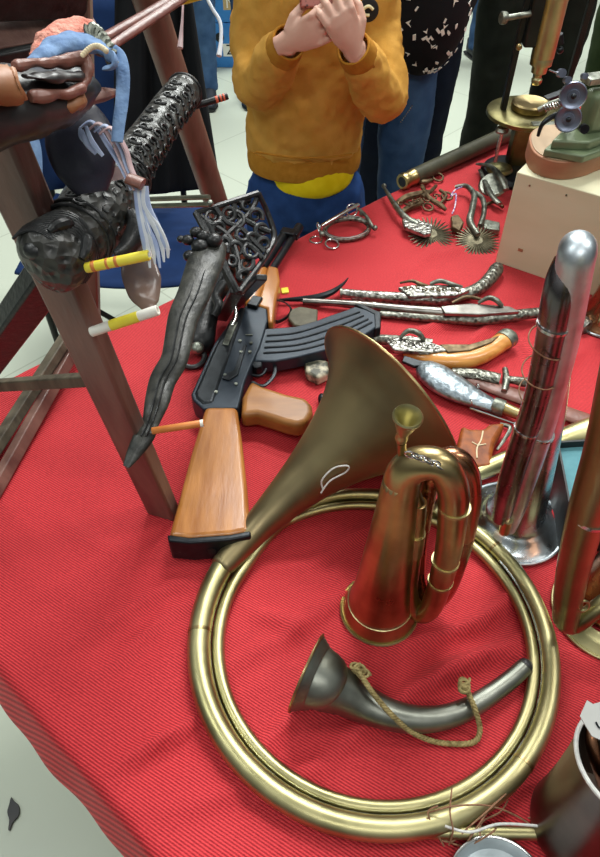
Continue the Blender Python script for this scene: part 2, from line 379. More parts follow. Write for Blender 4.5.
# folds: (pixel a, pixel b, height, width)
FOLDS = [((60, 640), (205, 575), .003, .014), ((115, 778), (215, 690), .0055, .012), ((95, 668), (195, 600), .003, .010),
         ((165, 800), (330, 770), .003, .016), ((235, 765), (330, 700), .0035, .014), ((300, 775), (545, 610), .0045, .016),
         ((225, 660), (420, 560), .003, .016), ((300, 560), (380, 530), .003, .012), ((410, 650), (520, 590), .006, .013),
         ((400, 690), (530, 640), .004, .012), ((330, 600), (345, 560), .003, .014), ((240, 700), (300, 620), .002, .018),
         ((400, 280), (470, 200), .002, .02), ((470, 340), (540, 300), .0045, .014), ((520, 330), (545, 400), .004, .014),
         ((400, 330), (480, 318), .003, .014), ((290, 260), (330, 230), .002, .02), ((550, 400), (580, 345), .004, .016),
         ((540, 540), (590, 480), .005, .015), ((470, 790), (600, 700), .003, .02), ((430, 255), (495, 235), .002, .016),
         ((60, 520), (150, 560), .002, .02), ((20, 600), (110, 560), .002, .02), ((250, 600), (310, 640), .003, .015)]
FW = [(P(*a), P(*b), h*1.5, w*.6) for a, b, h, w in FOLDS]+[(P(a[0]+6, a[1]+10), P(b[0]+6, b[1]+10), -h*.9, w*1.4) for a, b, h, w in FOLDS]
def cloth_h(x, y):
    h = 0.0
    for a, b, hh, w in FW:
        dx, dy = b.x-a.x, b.y-a.y; l2 = dx*dx+dy*dy
        t = ((x-a.x)*dx+(y-a.y)*dy)/l2
        if t < -0.3 or t > 1.3: continue
        # wavy spine
        d = ((x-a.x)*dy-(y-a.y)*dx)/math.sqrt(l2) + 0.008*math.sin(t*5+hh*900)
        if abs(d) > 4*w: continue
        env = max(0.0, 1-(2*t-1)**2*0.6) if 0 <= t <= 1 else max(0, 0.4-abs(t-(0 if t < 0 else 1))*1.33)
        s = d/w
        prof = math.exp(-(s*1.3)**2) if s < 0 else math.exp(-(s*0.75)**2)
        h += 1.7*hh*env*prof
    h += 0.0034*noise.noise(Vector((x*9, y*9, 0))) + 0.001*noise.noise(Vector((x*22, y*22, 3)))
    return h
def cloth():
    st = 0.009; nu = int(LU/st); nw = int(LW/st); DROP = 0.085; nd = 9; R = 0.012
    b = MB(); vs = []; fs = []
    rows = []
    # rows across w: drop (far side... near-left handled along u)
    def prof(n, L):
        # parametric list: (inset along axis, z drop, is_top)
        out = []
        for k in range(nd, 0, -1): out.append((-R*0.9, -R-(DROP-R)*k/nd))
        for k in range(4): a = PI/2*k/4; out.append((-R*math.cos(a)*0.9, -R+R*math.sin(a)))
        for k in range(n+1): out.append((L*k/n, 0))
        for k in range(1, 5): a = PI/2*k/4; out.append((L+R*math.sin(a)*0.9, -R+R*math.cos(a)))
        for k in range(1, nd+1): out.append((L+R*0.9, -R-(DROP-R)*k/nd))
        return out
    pu = prof(nu, LU); pw = prof(nw, LW)
    for (u, zu) in pu:
        for (w, zw) in pw:
            z = min(zu, zw)
            q = CORNER + UU*(u + (-.0215+.0337*(w-.467)/.32)*max(0, 1-max(u, 0)/.5)) + WW*w
            if z > -0.001: z += cloth_h(q.x, q.y)
            else:
                k = min(1, -z/0.08)
                q = q - (UU*(.022*k) if u < 0 else UU*0)
                q = q + (UU*(-1 if u < 0 else (1 if u > LU else 0)) + WW*(-1 if w < 0 else (1 if w > LW else 0)))*(0.002*k*math.sin((u+w)*26)+0.0015*k*math.sin((u-w)*61))
            vs.append((q.x, q.y, TZ+z))
    n2 = len(pw)
    for i in range(len(pu)-1):
        for j in range(n2-1):
            fs.append((i*n2+j, i*n2+j+1, (i+1)*n2+j+1, (i+1)*n2+j))
    b.add(vs, fs)
    o = b.build('tablecloth', 'cloth', ang=180, loc=(0, 0, TZ))
    tag(o, 'ribbed red cloth spread with folds over the sale table', 'tablecloth')
cloth()
def table():
    c = CORNER + UU*LU/2 + WW*LW/2
    t = thing('display_table', 'sale table hidden under the red cloth at the near left edge', 'table', (c.x, c.y, 0))
    R3 = rz(UA)
    MB().box((c.x+UU.x*.03, c.y+UU.y*.03, TZ-0.034), (LU-0.09, LW-0.02, 0.034), R3).build('tabletop', 'plywood', t)
    for u in (0.25, LU-0.12):
        for w in (0.25, LW-0.12):
            q = CORNER+UU*u+WW*w
            MB().box((q.x, q.y, (TZ-0.04)/2), (0.05, 0.05, TZ-0.04), R3).build('leg', 'grey_metal', t, bevel=0.004)
table()

def floor_item():
    c = P(12, 812, 0)
    b = MB(); b.slab(spl([tuple(P(x, y, 0.006)[:2])+(0,) for x, y in ((11, 797), (14, 801), (19, 806), (19, 815), (13, 822), (10, 830), (8, 829), (9, 820), (7, 812), (9, 804))], 3, True) and [tuple(q[:2]) for q in spl([tuple(P(x, y, 0.006)[:2])+(0,) for x, y in ((11, 797), (14, 801), (19, 806), (19, 815), (13, 822), (10, 830), (8, 829), (9, 820), (7, 812), (9, 804))], 3, True)], 0.001, 0.006)
    tag(b.build('dropped_leaf', 'leather_dark', bevel=.002), 'small dark leaf shaped scrap on the floor in the lower left corner', 'scrap')
floor_item()
# ------------------------------------------------------------------ brass instruments
def hunting_horn():
    C = Vector((0.0885, 0.388, TZ))
    t = thing('hunting_horn', 'large coiled brass hunting horn lying flat with its bell pointing away', 'hunting horn', C)
    Ro = 0.2265
    def wind(a0, a1, n=80, lo=0.0, hi=1.0):
        pts = []; rr = []
        for i in range(n+1):
            f = lo+(hi-lo)*i/n; a = math.radians(a0+(a1-a0)*f)
            r = 0.0152-0.0068*min(1, f*2) - 0.0022*max(0, f*2-1)
            k = max(0, min(1, (f-0.44)/0.08)); k = k*k*(3-2*k)
            inner = Ro-0.0305+0.0120*max(0, min(1, (f-0.5)*2))
            R = (Ro*(1-k)+inner*k) - r
            pts.append(C + Vector((math.cos(a)*R, math.sin(a)*R, r+0.001))); rr.append(r)
        return pts, rr
    p, r = wind(140, 140+718, 90, 0, .5)
    MB().tube(p, r, 20).build('outer_wind', 'brass', t)
    p2, r2 = wind(140, 140+718, 90, .5, 1)
    MB().tube(p2, r2, 16).build('inner_wind', 'brass', t)
    p3 = []
    for i in range(71):
        a = math.radians(160+230*i/70); R = Ro-0.0275+0.008*i/70; p3.append(C+Vector((math.cos(a)*R, math.sin(a)*R, 0.0165-.003*i/70)))
    MB().tube(p3, .0022, 10).build('middle_seam', 'silver', t)
    for i in (10, 44, 64):
        d = (p[i+1]-p[i])*0.13
        MB().tube([p[i]-d, p[i]+d], r[i]+0.0006, 20).build('ferrule', 'brass_dark', t)
    # bell
    RR = 0.134; ra, rb = P(327, 356, .879), P(461, 466, .879); rm = (ra+rb)/2; gn = Vector((ra.y-rb.y, rb.x-ra.x, 0)).normalized()
    rm.z = .879; A0 = Vector((-.098, .485, .769)); L0 = (rm-A0).length
    T0 = Vector((math.cos(math.radians(56)), math.sin(math.radians(56)), .05))*L0; T1 = Vector((gn.x, gn.y, .26))*L0
    path = [(p[3].x, p[3].y, p[3].z+.003, .0150)]
    for tt, r_ in ((0, .0155), (.18, .0190), (.34, .0250), (.50, .0340), (.63, .0450), (.74, .0580), (.83, .0730), (.90, .0900), (.955, .1100), (1, RR)):
        h0, h1, h2, h3 = 2*tt**3-3*tt**2+1, tt**3-2*tt**2+tt, -2*tt**3+3*tt**2, tt**3-tt**2
        c_ = A0*h0+T0*h1+rm*h2+T1*h3; path.append((c_.x, c_.y, c_.z, r_))
    q = spl(path, 8)
    MB().tube([a[:3] for a in q], [a[3] for a in q], 64, caps=False, up=(0, 0, 1)).build('bell', 'brass_bell', t, solid=0.0016, ang=80)
    e1 = Vector(q[-1][:3]); ax = (e1-Vector(q[-3][:3])).normalized()
    MB().ring(e1, RR, 0.0022, ax, n=72).build('bell_rim', 'brass_dark', t)
    # thin wire loop soldered on the throat
    w = [tuple(P(323, 489, .838)), tuple(P(322, 480, .853)), tuple(P(334, 468, .868)), tuple(P(348, 466, .872)), tuple(P(346, 472, .862)), tuple(P(330, 481, .850)), tuple(P(321, 493, .835))]
    MB().tube(spl(w, 6), 0.0012, 6).build('wire_loop', 'string', t)
hunting_horn()


def tubes4(b, pts, n=20, k=8, **kw):
    q = spl([tuple(a) for a in pts], k)
    return b.tube([a[:3] for a in q], [a[3] for a in q], n, **kw)

def brass_bugle_mid():
    B = P(379, 610); Y = B.y
    t = thing('bugle', 'small brass bugle standing bell down inside the coil of the large hunting horn', 'bugle', B)
    def V(dx, z, dy=0): return (B.x+dx, Y+dy, TZ+z)
    # flared cone from table
    prof = [(.0485, .002), (.0475, .004), (.0440, .012), (.0400, .025), (.0365, .045), (.0325, .080), (.0290, .125), (.0255, .17), (.0225, .21), (.0200, .245), (.0185, .268)]
    full = [(r, h) for r, h in prof]
    b = MB(); b.lathe(full, B, n=40); b.build('bell', 'brass_dark', t, solid=0.0012, ang=80)
    MB().lathe([(.0492, .0), (.0505, .001), (.0508, .003), (.0495, .0045), (.0475, .003), (.0492, 0)], B, n=44).build('bell_rim', 'brass', t)
    MB().lathe([(.0418, .024), (.0408, .0245), (.0400, .027), (.0385, .030)], B, n=40).build('garland_band', 'brass', t)
    x1 = .074
    MBt = MB(); tubes4(MBt, [V(0, .225)+(.0216,), V(0, .255)+(.0196,), V(.003, .282)+(.0182,), V(.016, .297, -.003)+(.0172,), V(.034, .298, -.008)+(.0162,), V(.047, .276, -.014)+(.0160,), V(.053, .240, -.018)+(.0155,), V(.058, .18, -.022)+(.0145,), V(.0595, .10, -.022)+(.0138,),
                      V(.058, .045, -.02)+(.0132,), V(.050, .020, -.015)+(.0125,), V(.038, .030, -.008)+(.0118,), V(.031, .060, -.004)+(.011,), V(.028, .11, -.002)+(.0105,), V(.026, .17, 0)+(.0095,), V(.022, .23, .0)+(.0085,)], 22)
    MBt.build('main_tube', 'brass_dark', t)
    b = MB(); tubes4(b, [V(.034, .250, .016)+(.0115,), V(.044, .278, .016)+(.0130,), V(.060, .276, .014)+(.0132,), V(.073, .245, .008)+(.013,), V(.079, .18, .002)+(.0128,), V(.080, .10, .0)+(.0125,), V(.077, .045, .0)+(.0118,), V(.066, .020, .0)+(.011,), V(.054, .026, .006)+(.0105,), V(.044, .060, .014)+(.010,), V(.038, .13, .018)+(.0095,), V(.035, .20, .018)+(.0095,), V(.034, .250, .016)+(.0095,)], 20)
    b.build('second_loop', 'copper', t)
    for (dx, z, dy, r) in ((.0585, .150, -.022, .0157), (.0595, .108, -.022, .0149), (.053, .245, -.018, .0166)):
        MB().cyl(V(dx, z, dy), V(dx, z+.004, dy), r, n=24).build('ferrule', 'brass', t)
    MB().cyl(V(.0275, .135, 0), V(.0255, .175, 0), .0112, n=24).build('sleeve', 'brass', t)
    # mouthpiece on a leadpipe
    b = MB(); tubes4(b, [V(.022, .225)+(.0075,), V(.010, .26, .006)+(.0062,), V(-.002, .30, .006)+(.005,), V(-.006, .322, .002)+(.0046,)], 14); b.build('leadpipe', 'brass_dark', t)
    mt = Vector(V(-.007, .322, .002))
    b = MB(); b.lathe([(0, 0), (.0045, .001), (.0062, .006), (.0060, .010), (.0052, .013), (.0068, .018), (.0098, .028), (.0112, .034), (.0138, .038), (.0142, .040), (.0130, .0415), (.0100, .038), (.007, .030), (.0025, .022), (0, .022)], mt, (0.05, -0.12, 1), n=28)
    b.build('mouthpiece', 'brass', t)
    # chain
    a = mt+Vector((.004, -.006, .004)); c = Vector(V(.052, .292, -.006)); n = 9
    pr = None
    for i in range(n):
        f = (i+.5)/n; q = a.lerp(c, f) + Vector((0, -.012, .004*math.sin(PI*f))); 
        d = (c-a).normalized(); sd = Vector((0, 0, 1)) if i % 2 else d.cross(Vector((0, 0, 1))).normalized()
        x, y, z = basis(sd, d)
        b = MB(); pts = [q + d*(math.cos(2*PI*k/12)*.0056) + sd.cross(d)*(math.sin(2*PI*k/12)*.0034) for k in range(12)]
        b.tube(pts, .0011, 6, closed=True, up=sd); b.build('chain_link', 'steel', t)
brass_bugle_mid()

def silver_bugle():
    B = P(512, 523); Y = B.y
    t = thing('bugle', 'tall silver plated bugle standing on its bell in front of the plywood box', 'bugle', B)
    ax = Vector((-0.085, 0, 1))
    def V(dx, z, dy=0): return (B.x-0.085*z+dx, Y+dy, TZ+z)
    prof = [(.0700, .002), (.0690, .004), (.0600, .008), (.0480, .018), (.0385, .034), (.0310, .06), (.0280, .10), (.0250, .15), (.0220, .2), (.0196, .25), (.0180, .30), (.0170, .36)]
    YB = B.y
    path = [tuple(B+Vector((0, 0, h)))+(r,) for r, h in prof[:5]] + [tuple(AY(529, 478, YB))+(.030,), tuple(AY(540, 440, YB))+(.0245,), tuple(AY(549, 400, YB))+(.0205,), tuple(AY(558, 340, YB))+(.0180,), tuple(AY(567, 290, YB))+(.0170,)]
    b = MB(); tubes4(b, path, 40, 6, caps=False); b.build('bell', 'silver', t, solid=.0012, ang=80)
    MB().ring(B+Vector((0, 0, .0035)), .0700, .0026, n=60).build('bell_rim', 'silver_dull', t)
    YR, YL = B.y-.040, B.y-.046
    b = MB(); tubes4(b, [tuple(AY(567, 295, YB))+(.0172,), tuple(AY(573, 266, YB))+(.0170,), tuple(AY(577, 250, YB-.015))+(.0168,), tuple(AY(577, 253, YR+.004))+(.0168,), tuple(AY(573, 275, YR))+(.0168,), tuple(AY(566, 320, YR))+(.0165,), tuple(AY(558, 360, YR))+(.0160,), tuple(AY(543, 420, YR))+(.0150,), tuple(AY(528, 470, YR))+(.0140,), tuple(AY(515, 510, YR))+(.0120,), tuple(AY(508, 528, YR))+(.0105,)], 24)
    b.build('main_tube', 'silver_highlit', t)
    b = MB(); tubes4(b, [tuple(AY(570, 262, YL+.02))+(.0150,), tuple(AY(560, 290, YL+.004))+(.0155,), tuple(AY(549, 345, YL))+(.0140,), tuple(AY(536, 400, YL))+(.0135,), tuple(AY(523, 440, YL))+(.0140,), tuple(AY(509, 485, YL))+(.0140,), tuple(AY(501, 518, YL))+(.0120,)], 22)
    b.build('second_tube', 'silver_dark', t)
    a = AY(507, 520, YR-.012); c = AY(504, 532, YR-.014)
    MB().cyl(a, c, .0080, .0070, n=20).build('end_cap', 'brass_dark', t)
    for (x, y, Y0, r) in ((540, 434, YR, .0160), (526, 430, YL, .0146), (552, 327, YL, .0160)):
        f = AY(x, y, Y0); MB().cyl(f, f+Vector((.0003, 0, .003)), r, n=24).build('ferrule', 'steel', t)
    pts = []
    for i in range(60):
        f = i/59; a = f*2*PI*2.6; c = AY(548-14*f, 330+68*f, YL)
        pts.append(c + Vector((math.cos(a)*.0172, math.sin(a)*.0172, math.sin(a*.5)*.004)))
    MB().tube(pts, .0008, 5).build('binding_wire', 'twine', t)
silver_bugle()

def brass_bugle_right():
    B = P(608, 612); Y = B.y
    t = thing('bugle', 'brass bugle with a copper bell at the right edge before the teal lined box', 'bugle', B)
    prof = [(.070, .002), (.068, .004), (.058, .010), (.049, .022), (.043, .04), (.036, .08), (.030, .13), (.026, .18), (.022, .25), (.019, .32), (.017, .36)]
    a = MB().lathe([(r, h) for r, h in prof[:4]], B, n=48); a.build('bell_flare', 'brass', t, solid=.0012, ang=80)
    a = MB()
    tubes4(a, [(B.x-.02*h/.36, B.y+.01, TZ+h, r) for r, h in prof[3:]], 32, caps=False); a.build('bell', 'copper', t, solid=.0012, ang=80)
    MB().ring(B+Vector((0, 0, .003)), .070, .0024, n=60).build('bell_rim', 'brass', t)
    Yt = P(562, 640).y+0.0
    pp = [tuple(AY(640, 300, Yt))+(.0185,), tuple(AY(623, 380, Yt))+(.0185,), tuple(AY(606, 450, Yt))+(.0182,), tuple(AY(588, 510, Yt))+(.0180,), tuple(AY(573, 570, Yt))+(.0170,), tuple(AY(567, 608, Yt))+(.0160,)]
    a = MB(); tubes4(a, pp+[tuple(AY(566, 618, Yt))+(.0155,)], 22); a.build('front_tube', 'bronze_tube', t)
    a = MB(); tubes4(a, [tuple(AY(567, 610, Yt))+(.0158,), tuple(AY(567, 621, Yt))+(.0140,), tuple(AY(574, 624, Yt))+(.0120,), tuple(AY(585, 618, Yt))+(.0108,), tuple(AY(604, 603, Yt+.01))+(.0105,), tuple(AY(632, 585, Yt+.03))+(.0105,), tuple(AY(650, 540, Yt+.04))+(.0105,), tuple(AY(655, 440, Yt+.04))+(.0105,), tuple(AY(660, 300, Yt+.03))+(.0125,), tuple(AY(655, 262, Yt+.01))+(.0165,), tuple(AY(641, 290, Yt))+(.0183,), tuple(AY(639, 305, Yt))+(.019,)], 20)
    a.build('bow_tube', 'bronze_tube', t)
    a = MB(); tubes4(a, [tuple(Vector((B.x-.02, B.y+.01, TZ+.355)))+(.0172,), (B.x-.015, B.y+.01, TZ+.39, .017), (B.x+.01, B.y, TZ+.41, .0165), (B.x+.03, B.y-.01, TZ+.38, .016), (B.x+.035, B.y-.01, TZ+.30, .0155)], 20)
    a.build('top_bow', 'bronze_tube', t)
    f = AY(587, 516, Yt); MB().cyl(f, f+Vector((.001, 0, .004)), .0192, n=24).build('ferrule', 'steel', t)
    c = AY(583, 606, Yt-.012)
    MB().ring(c, .0065, .0018, (0.2, -1, .5), n=20).build('strap_ring', 'brass', t)
brass_bugle_right()

def curved_horn_behind():
    t = thing('curved_horn', 'curved brass horn lying behind the tall silver bugle', 'horn', P(500, 465))
    b = MB(); tubes4(b, [tuple(P(432, 515, .768))+(.008,), tuple(P(452, 492, .768))+(.009,), tuple(P(476, 474, .770))+(.011,), tuple(P(505, 461, .772))+(.013,), tuple(P(540, 450, .776))+(.0165,), tuple(P(580, 436, .782))+(.021,), tuple(P(625, 425, .79))+(.028,), tuple(P(670, 425, .80))+(.042,), tuple(P(690, 430, .81))+(.055,)], 28, caps=False)
    b.build('horn_tube', 'brass', t, solid=.0012)
    a = P(520, 456, .774); c = P(525, 454.5, .774)
    MB().cyl(a, c, .0162, n=24).build('ferrule', 'brass_dark', t)
curved_horn_behind()

def small_horn():
    B = P(308, 676, .79)
    t = thing('powder_horn', 'small grey curved horn with olive cord lying inside the brass coil', 'horn', P(400, 715))
    rc = P(306.5, 673, .7965); rr = .0455; hn = Vector((.90, -.42, -.10)).normalized()
    def hk(s_, r): q = rc+hn*s_; return (q.x, q.y, q.z, r)
    pts = [hk(0, rr), hk(.005, .0425), hk(.012, .0378), hk(.020, .0342), tuple(P(328, 685, .7890))+(.0300,), tuple(P(344, 692.5, .782))+(.0255,), tuple(P(362, 703, .774))+(.0215,), tuple(P(385, 713, .770))+(.0180,), tuple(P(412, 719, .767))+(.0155,),
           tuple(P(440, 718, .765))+(.0138,), tuple(P(465, 710, .764))+(.0125,), tuple(P(490, 695, .763))+(.0115,), tuple(P(510, 680, .764))+(.0108,), tuple(P(524, 667, .765))+(.010,)]
    b = MB(); tubes4(b, pts, 28, caps=False); b.v = b.v; b.build('horn_body', 'pewter_plain', t, solid=.0012, ang=80)
    MB().ball(P(524.5, 666.5, .765), .0098).build('tip_cap', 'leather_dark', t)
    q = spl([tuple(a) for a in pts], 8); ax = (Vector(q[1][:3])-Vector(q[0][:3])).normalized()
    MB().ring(rc, rr, .0016, ax, n=48).build('bell_rim', 'brass_dark', t)
    # twisted cord: three strands
    cp = spl([tuple(P(357, 668, .81)), tuple(P(364, 680, .808)), tuple(P(376, 697, .802)), tuple(P(392, 715, .793)), tuple(P(410, 731, .772)), tuple(P(432, 741, .757)), tuple(P(455, 744, .756)), tuple(P(474, 742, .757)), tuple(P(480, 730, .762)), tuple(P(476, 712, .780)), tuple(P(470, 697, .782)), tuple(P(464, 683, .783))], 14)
    for s in range(3):
        b = MB(); pts = []; L = 0
        for i in range(len(cp)):
            if i: L += (Vector(cp[i])-Vector(cp[i-1])).length
            tg = (Vector(cp[min(len(cp)-1, i+1)])-Vector(cp[max(0, i-1)])).normalized(); x = tg.cross(Vector((0, 0, 1))).normalized(); y = x.cross(tg)
            a = L/0.012*2*PI + s*2*PI/3; pts.append(Vector(cp[i]) + x*math.cos(a)*.0016 + y*math.sin(a)*.0016)
        MB().tube(pts, .0018, 7).build('cord_strand', 'rope', t)
    for c0 in (P(360, 671, .802), P(464, 686, .786)):
        b = MB(); pts = []
        for i in range(70):
            a = i*.55; pts.append(c0+Vector((math.cos(a)*.0055, math.sin(a)*.0048, math.sin(a*.37)*.004+.001)) + Vector((.012*(i/69-.5)*(-1 if c0.x < .1 else .2), .012*(i/69-.5), 0)))
        b.tube(pts, .0017, 6); b.build('cord_knot', 'rope', t)
small_horn()

def bottom_pipe():
    t = thing('mouth_pipe', 'thin brass pipe wrapped in loose brown twine at the lower edge', 'pipe', P(450, 832))
    a, c = P(388, 831, .760), P(560, 834, .760)
    MB().cyl(a, c, .0075, .006, n=18).build('pipe', 'brass', t)
    b = MB(); tubes4(b, [tuple(P(445, 826, .774))+(.0014,), tuple(P(470, 832, .773))+(.0014,), tuple(P(500, 824, .775))+(.0014,), tuple(P(540, 826, .774))+(.0014,)], 6); b.build('wire', 'string', t)
    tw = MB()
    def w(*px): 
        q = spl([tuple(P(x, y, z)) for x, y, z in px], 8); tw.tube(q, .0009, 5)
    w((452, 788, .79), (450, 812, .786), (453, 830, .775), (449, 845, .757))
    w((430, 812, .778), (455, 806, .79), (490, 806, .78), (520, 818, .757), (545, 836, .755))
    w((427, 818, .776), (432, 832, .765), (450, 842, .757), (470, 826, .772), (495, 804, .78), (517, 783, .757))
    w((438, 806, .785), (428, 812, .78), (434, 828, .77), (444, 846, .757))
    w((462, 850, .756), (478, 826, .774), (492, 806, .775), (505, 796, .757))
    w((480, 836, .772), (482, 822, .772), (500, 812, .762), (508, 800, .757))
    w((528, 818, .756), (550, 816, .756), (570, 812, .757))
    w((440, 838, .757), (465, 846, .756), (490, 834, .775), (496, 828, .77))
    tw.build('twine_wrap', 'twine', t)
bottom_pipe()

def dish():
    c = P(496, 897)
    t = thing('shallow_dish', 'shallow frosted silver dish cut by the bottom edge', 'dish', c)
    MB().lathe([(0, 0), (.036, 0), (.042, .004), (.048, .012), (.0495, .0145), (.047, .0135), (.040, .006), (0, .003)], c, n=48).build('dish_body', 'cup_white', t)
    MB().ring(c+Vector((0, 0, .0140)), .0490, .0016, n=60).build('rim', 'steel', t)
dish()

def cup():
    rl = P(577, 745, .91); bl = P(535, 850, .752)
    t = thing('bronze_mortar', 'brown grey metal vessel with a dark open mouth in the lower right corner', 'vessel', (bl.x+.05, bl.y+.02, TZ))
    bc = Vector((bl.x+.052, bl.y+.02, TZ+.002)); tc = Vector((rl.x+.052, rl.y-.012, .90))
    ax = (tc-bc)
    prof = [(0, 0), (.052, .001), (.054, .010), (.052, .03), (.0500, .07), (.0500, .11), (.0515, .145), (.0530, .150), (.0515, .152), (.049, .148), (.0470, .10), (.0450, .03), (0, .02)]
    L = ax.length; prof = [(r, h*L/.152) for r, h in prof]
    MB().lathe(prof, bc, ax, n=56).build('vessel_body', 'gunmetal_cup', t)
    MB().ring(tc, .0518, .0022, ax, n=60).build('rim', 'string', t)
    a = MB(); tubes4(a, [tuple(tc+Vector((-.03, .035, .0)))+(.004,), tuple(tc+Vector((-.03, .02, -.01)))+(.006,), tuple(tc+Vector((-.022, .005, -.03)))+(.006,), tuple(tc+Vector((-.01, 0, -.06)))+(.006,)], 12)
    a.build('inner_spout', 'copper', t)
    tg = thing('price_tag', 'white paper price tag hooked on the rim of the bronze vessel', 'price tag', tc+Vector((-.02, .05, .0)))
    z = .935
    b = MB(); o = [(580, 716), (587, 700), (593, 704), (600, 702), (640, 706), (640, 752), (606, 742), (592, 736)]
    b.slab([tuple(P(x, y, z)[:2]) for x, y in o], z-.0012, z); b.build('tag_card', 'grey_paper', tg)
    MB().tube(spl([tuple(P(x, y, z+.001)) for x, y in ((596, 722), (600, 728), (606, 724), (612, 730))], 5), .0008, 5).build('pen_mark', 'gun_dark', tg)
cup()
# ------------------------------------------------------------------ assault rifle on its left side
def rifle():
    Z = .795
    O = P(215, 470, .76); O.z = TZ
    t = thing('assault_rifle', 'black assault rifle with orange wooden stock and curved magazine lying on its side', 'rifle', O)
    MB().pslab([(205, 406), (237, 406), (242, 440), (247, 485), (250, 531), (230, 535), (190, 538), (168, 536), (178, 500), (190, 455)], Z+.003, .040).build('stock', 'gun_wood', t, bevel=.008, seg=4)
    MB().pslab([(167, 534), (190, 537), (230, 534), (250.5, 530), (251, 536), (230, 540), (190, 543), (168, 541)], Z+.004, .043).build('butt_plate', 'gun_dark', t, bevel=.003, seg=3)
    for x in (181, 239):
        c = P(x, 548, .777); MB().cyl(c, c+Vector((0, -.004, .001)), .0042, n=14).build('butt_screw', 'iron', t)
    c = P(212, 550, .777); MB().cyl(c, c+Vector((0, -.0035, .001)), .0058, n=14).build('trap_hole', 'black_plastic', t)
    MB().pslab([(233, 317), (246, 305), (267, 307), (268, 320), (260, 346), (253, 361), (245, 380), (238, 408), (203, 409), (193, 400), (191, 394), (213, 345)], Z, .036).build('receiver', 'gun_black', t, bevel=.003, seg=3)
    # dust cover: upper left shoulder with pressed ribs
    MB().pslab([(228, 322), (240, 306), (247, 307), (214, 402), (203, 405), (195, 398), (194, 392), (214, 347)], Z+.002, .034).build('dust_cover', 'gun_dark', t, bevel=.006, seg=4)
    b = MB(); b.pslab([(231, 320), (238, 322), (228, 345), (222, 344)], Z+.0042, .006); b.build('bolt_carrier', 'iron', t, bevel=.001)
    b = MB(); tubes4(b, [tuple(P(232, 326, Z+.006))+(.0030,), tuple(P(236, 316, Z+.010))+(.0036,), tuple(P(235, 306, Z+.013))+(.0040,), tuple(P(233, 302, Z+.014))+(.0036,)], 12); b.build('charging_handle', 'steel', t)
    b = MB(); b.pslab([(243, 346), (247, 344), (238, 374), (229, 380), (222, 378), (226, 373), (234, 370)], Z+.0028, .004); b.build('selector_lever', 'gun_dark', t, bevel=.0008)
    for x, y in ((225, 375), (241, 352), (250, 352), (251, 343), (240, 341), (236, 384), (216, 392)):
        c = P(x, y, Z+.0015); MB().cyl(c-Vector((0, 0, .002)), c+Vector((0, 0, .0015)), .0028, n=12).build('pin', 'iron', t)
    b = MB(); c = P(249, 335, Z+.001); b.box(c, (.012, .0025, .002)); b.build('proof_mark', 'iron', t)
    # handguards
    MB().pslab([(243, 305), (249, 285), (258, 266), (268, 264), (263, 285), (257, 305)], Z+.004, .034).build('upper_handguard', 'gun_wood', t, bevel=.009, seg=4)
    MB().pslab([(257, 305), (263, 285), (268, 265), (278, 267), (280, 280), (276, 300), (273, 322), (268, 322), (267, 308)], Z+.003, .036).build('lower_handguard', 'gun_wood', t, bevel=.007, seg=4)
    # barrel group
    a, c = P(262, 268, .783), P(290, 226, .783); d = (c-a)
    MB().cyl(a, a+d*.75, .0095, n=16).build('gas_tube', 'gun_dark', t)
    a2, c2 = P(272, 270, .780), P(296, 232, .780)
    MB().cyl(a2, c2, .0075, n=16).build('barrel', 'gun_dark', t)
    n_ = (c-a).normalized(); sd = Vector((n_.y, -n_.x, 0))
    q = a.lerp(c, .80); b = MB(); b.beam(q-sd*.008, q+sd*.024, .022, .02); b.build('gas_block', 'gun_dark', t, bevel=.002)
    q = c2 - n_*.012; b = MB(); b.beam(q-sd*.026, q+sd*.010, .018, .016); b.build('front_sight', 'gun_dark', t, bevel=.002)
    b = MB(); b.cyl(c2-n_*.01, c2+n_*.022, .0095, n=14); b.build('muzzle_nut', 'gun_dark', t)
    b = MB(); q = P(255, 303, Z+.002); b.box(q, (.02, .03, .012), rz(-.35)); b.build('rear_sight', 'gun_dark', t, bevel=.002)
    # magazine
    mag = [(258, 329), (270, 328), (296, 326), (314, 321), (330, 315), (345, 310), (355, 306), (378, 313), (378, 326), (366, 334), (352, 341), (335, 347), (317, 352), (297, 357), (275, 361), (254, 361)]
    MB().pslab(mag, Z-.004, .026).build('magazine', 'gun_black', t, bevel=.003, seg=3)
    for k, f in enumerate((.22, .42, .62, .80)):
        top = [(262, 329), (296, 326), (330, 315), (355, 308)]; bot = [(256, 359), (300, 356), (337, 346), (376, 326)]
        pts = [tuple(P(a_[0]*(1-f)+b_[0]*f + (6 if i == 0 else 0), a_[1]*(1-f)+b_[1]*f, Z-.0035)) for i, (a_, b_) in enumerate(zip(top, bot))]
        MB().tube(spl(pts, 6), .0019, 8).build('magazine_rib', 'gun_dark', t)
    MB().pslab([(354, 304), (360, 303), (381, 312), (381, 327), (375, 329), (374, 314)], Z-.003, .029).build('floor_plate', 'gun_dark', t, bevel=.002)
    MB().pslab([(252, 352), (262, 350), (262, 366), (256, 368), (250, 364)], Z-.006, .02).build('magazine_catch', 'gun_dark', t, bevel=.002)
    b = MB(); b.tube(spl([tuple(P(x, y, Z-.016)) for x, y in ((251, 364), (262, 365), (273, 363), (275, 372), (270, 381), (262, 386), (252, 382))], 5), .0034, 8, ry=.0018*0+.6); b.build('trigger_guard', 'gun_dark', t)
    MB().tube(spl([tuple(P(x, y, Z-.016)) for x, y in ((252, 375), (258, 376), (263, 374), (266, 369))], 5), .0026, 8).build('trigger', 'gun_dark', t)
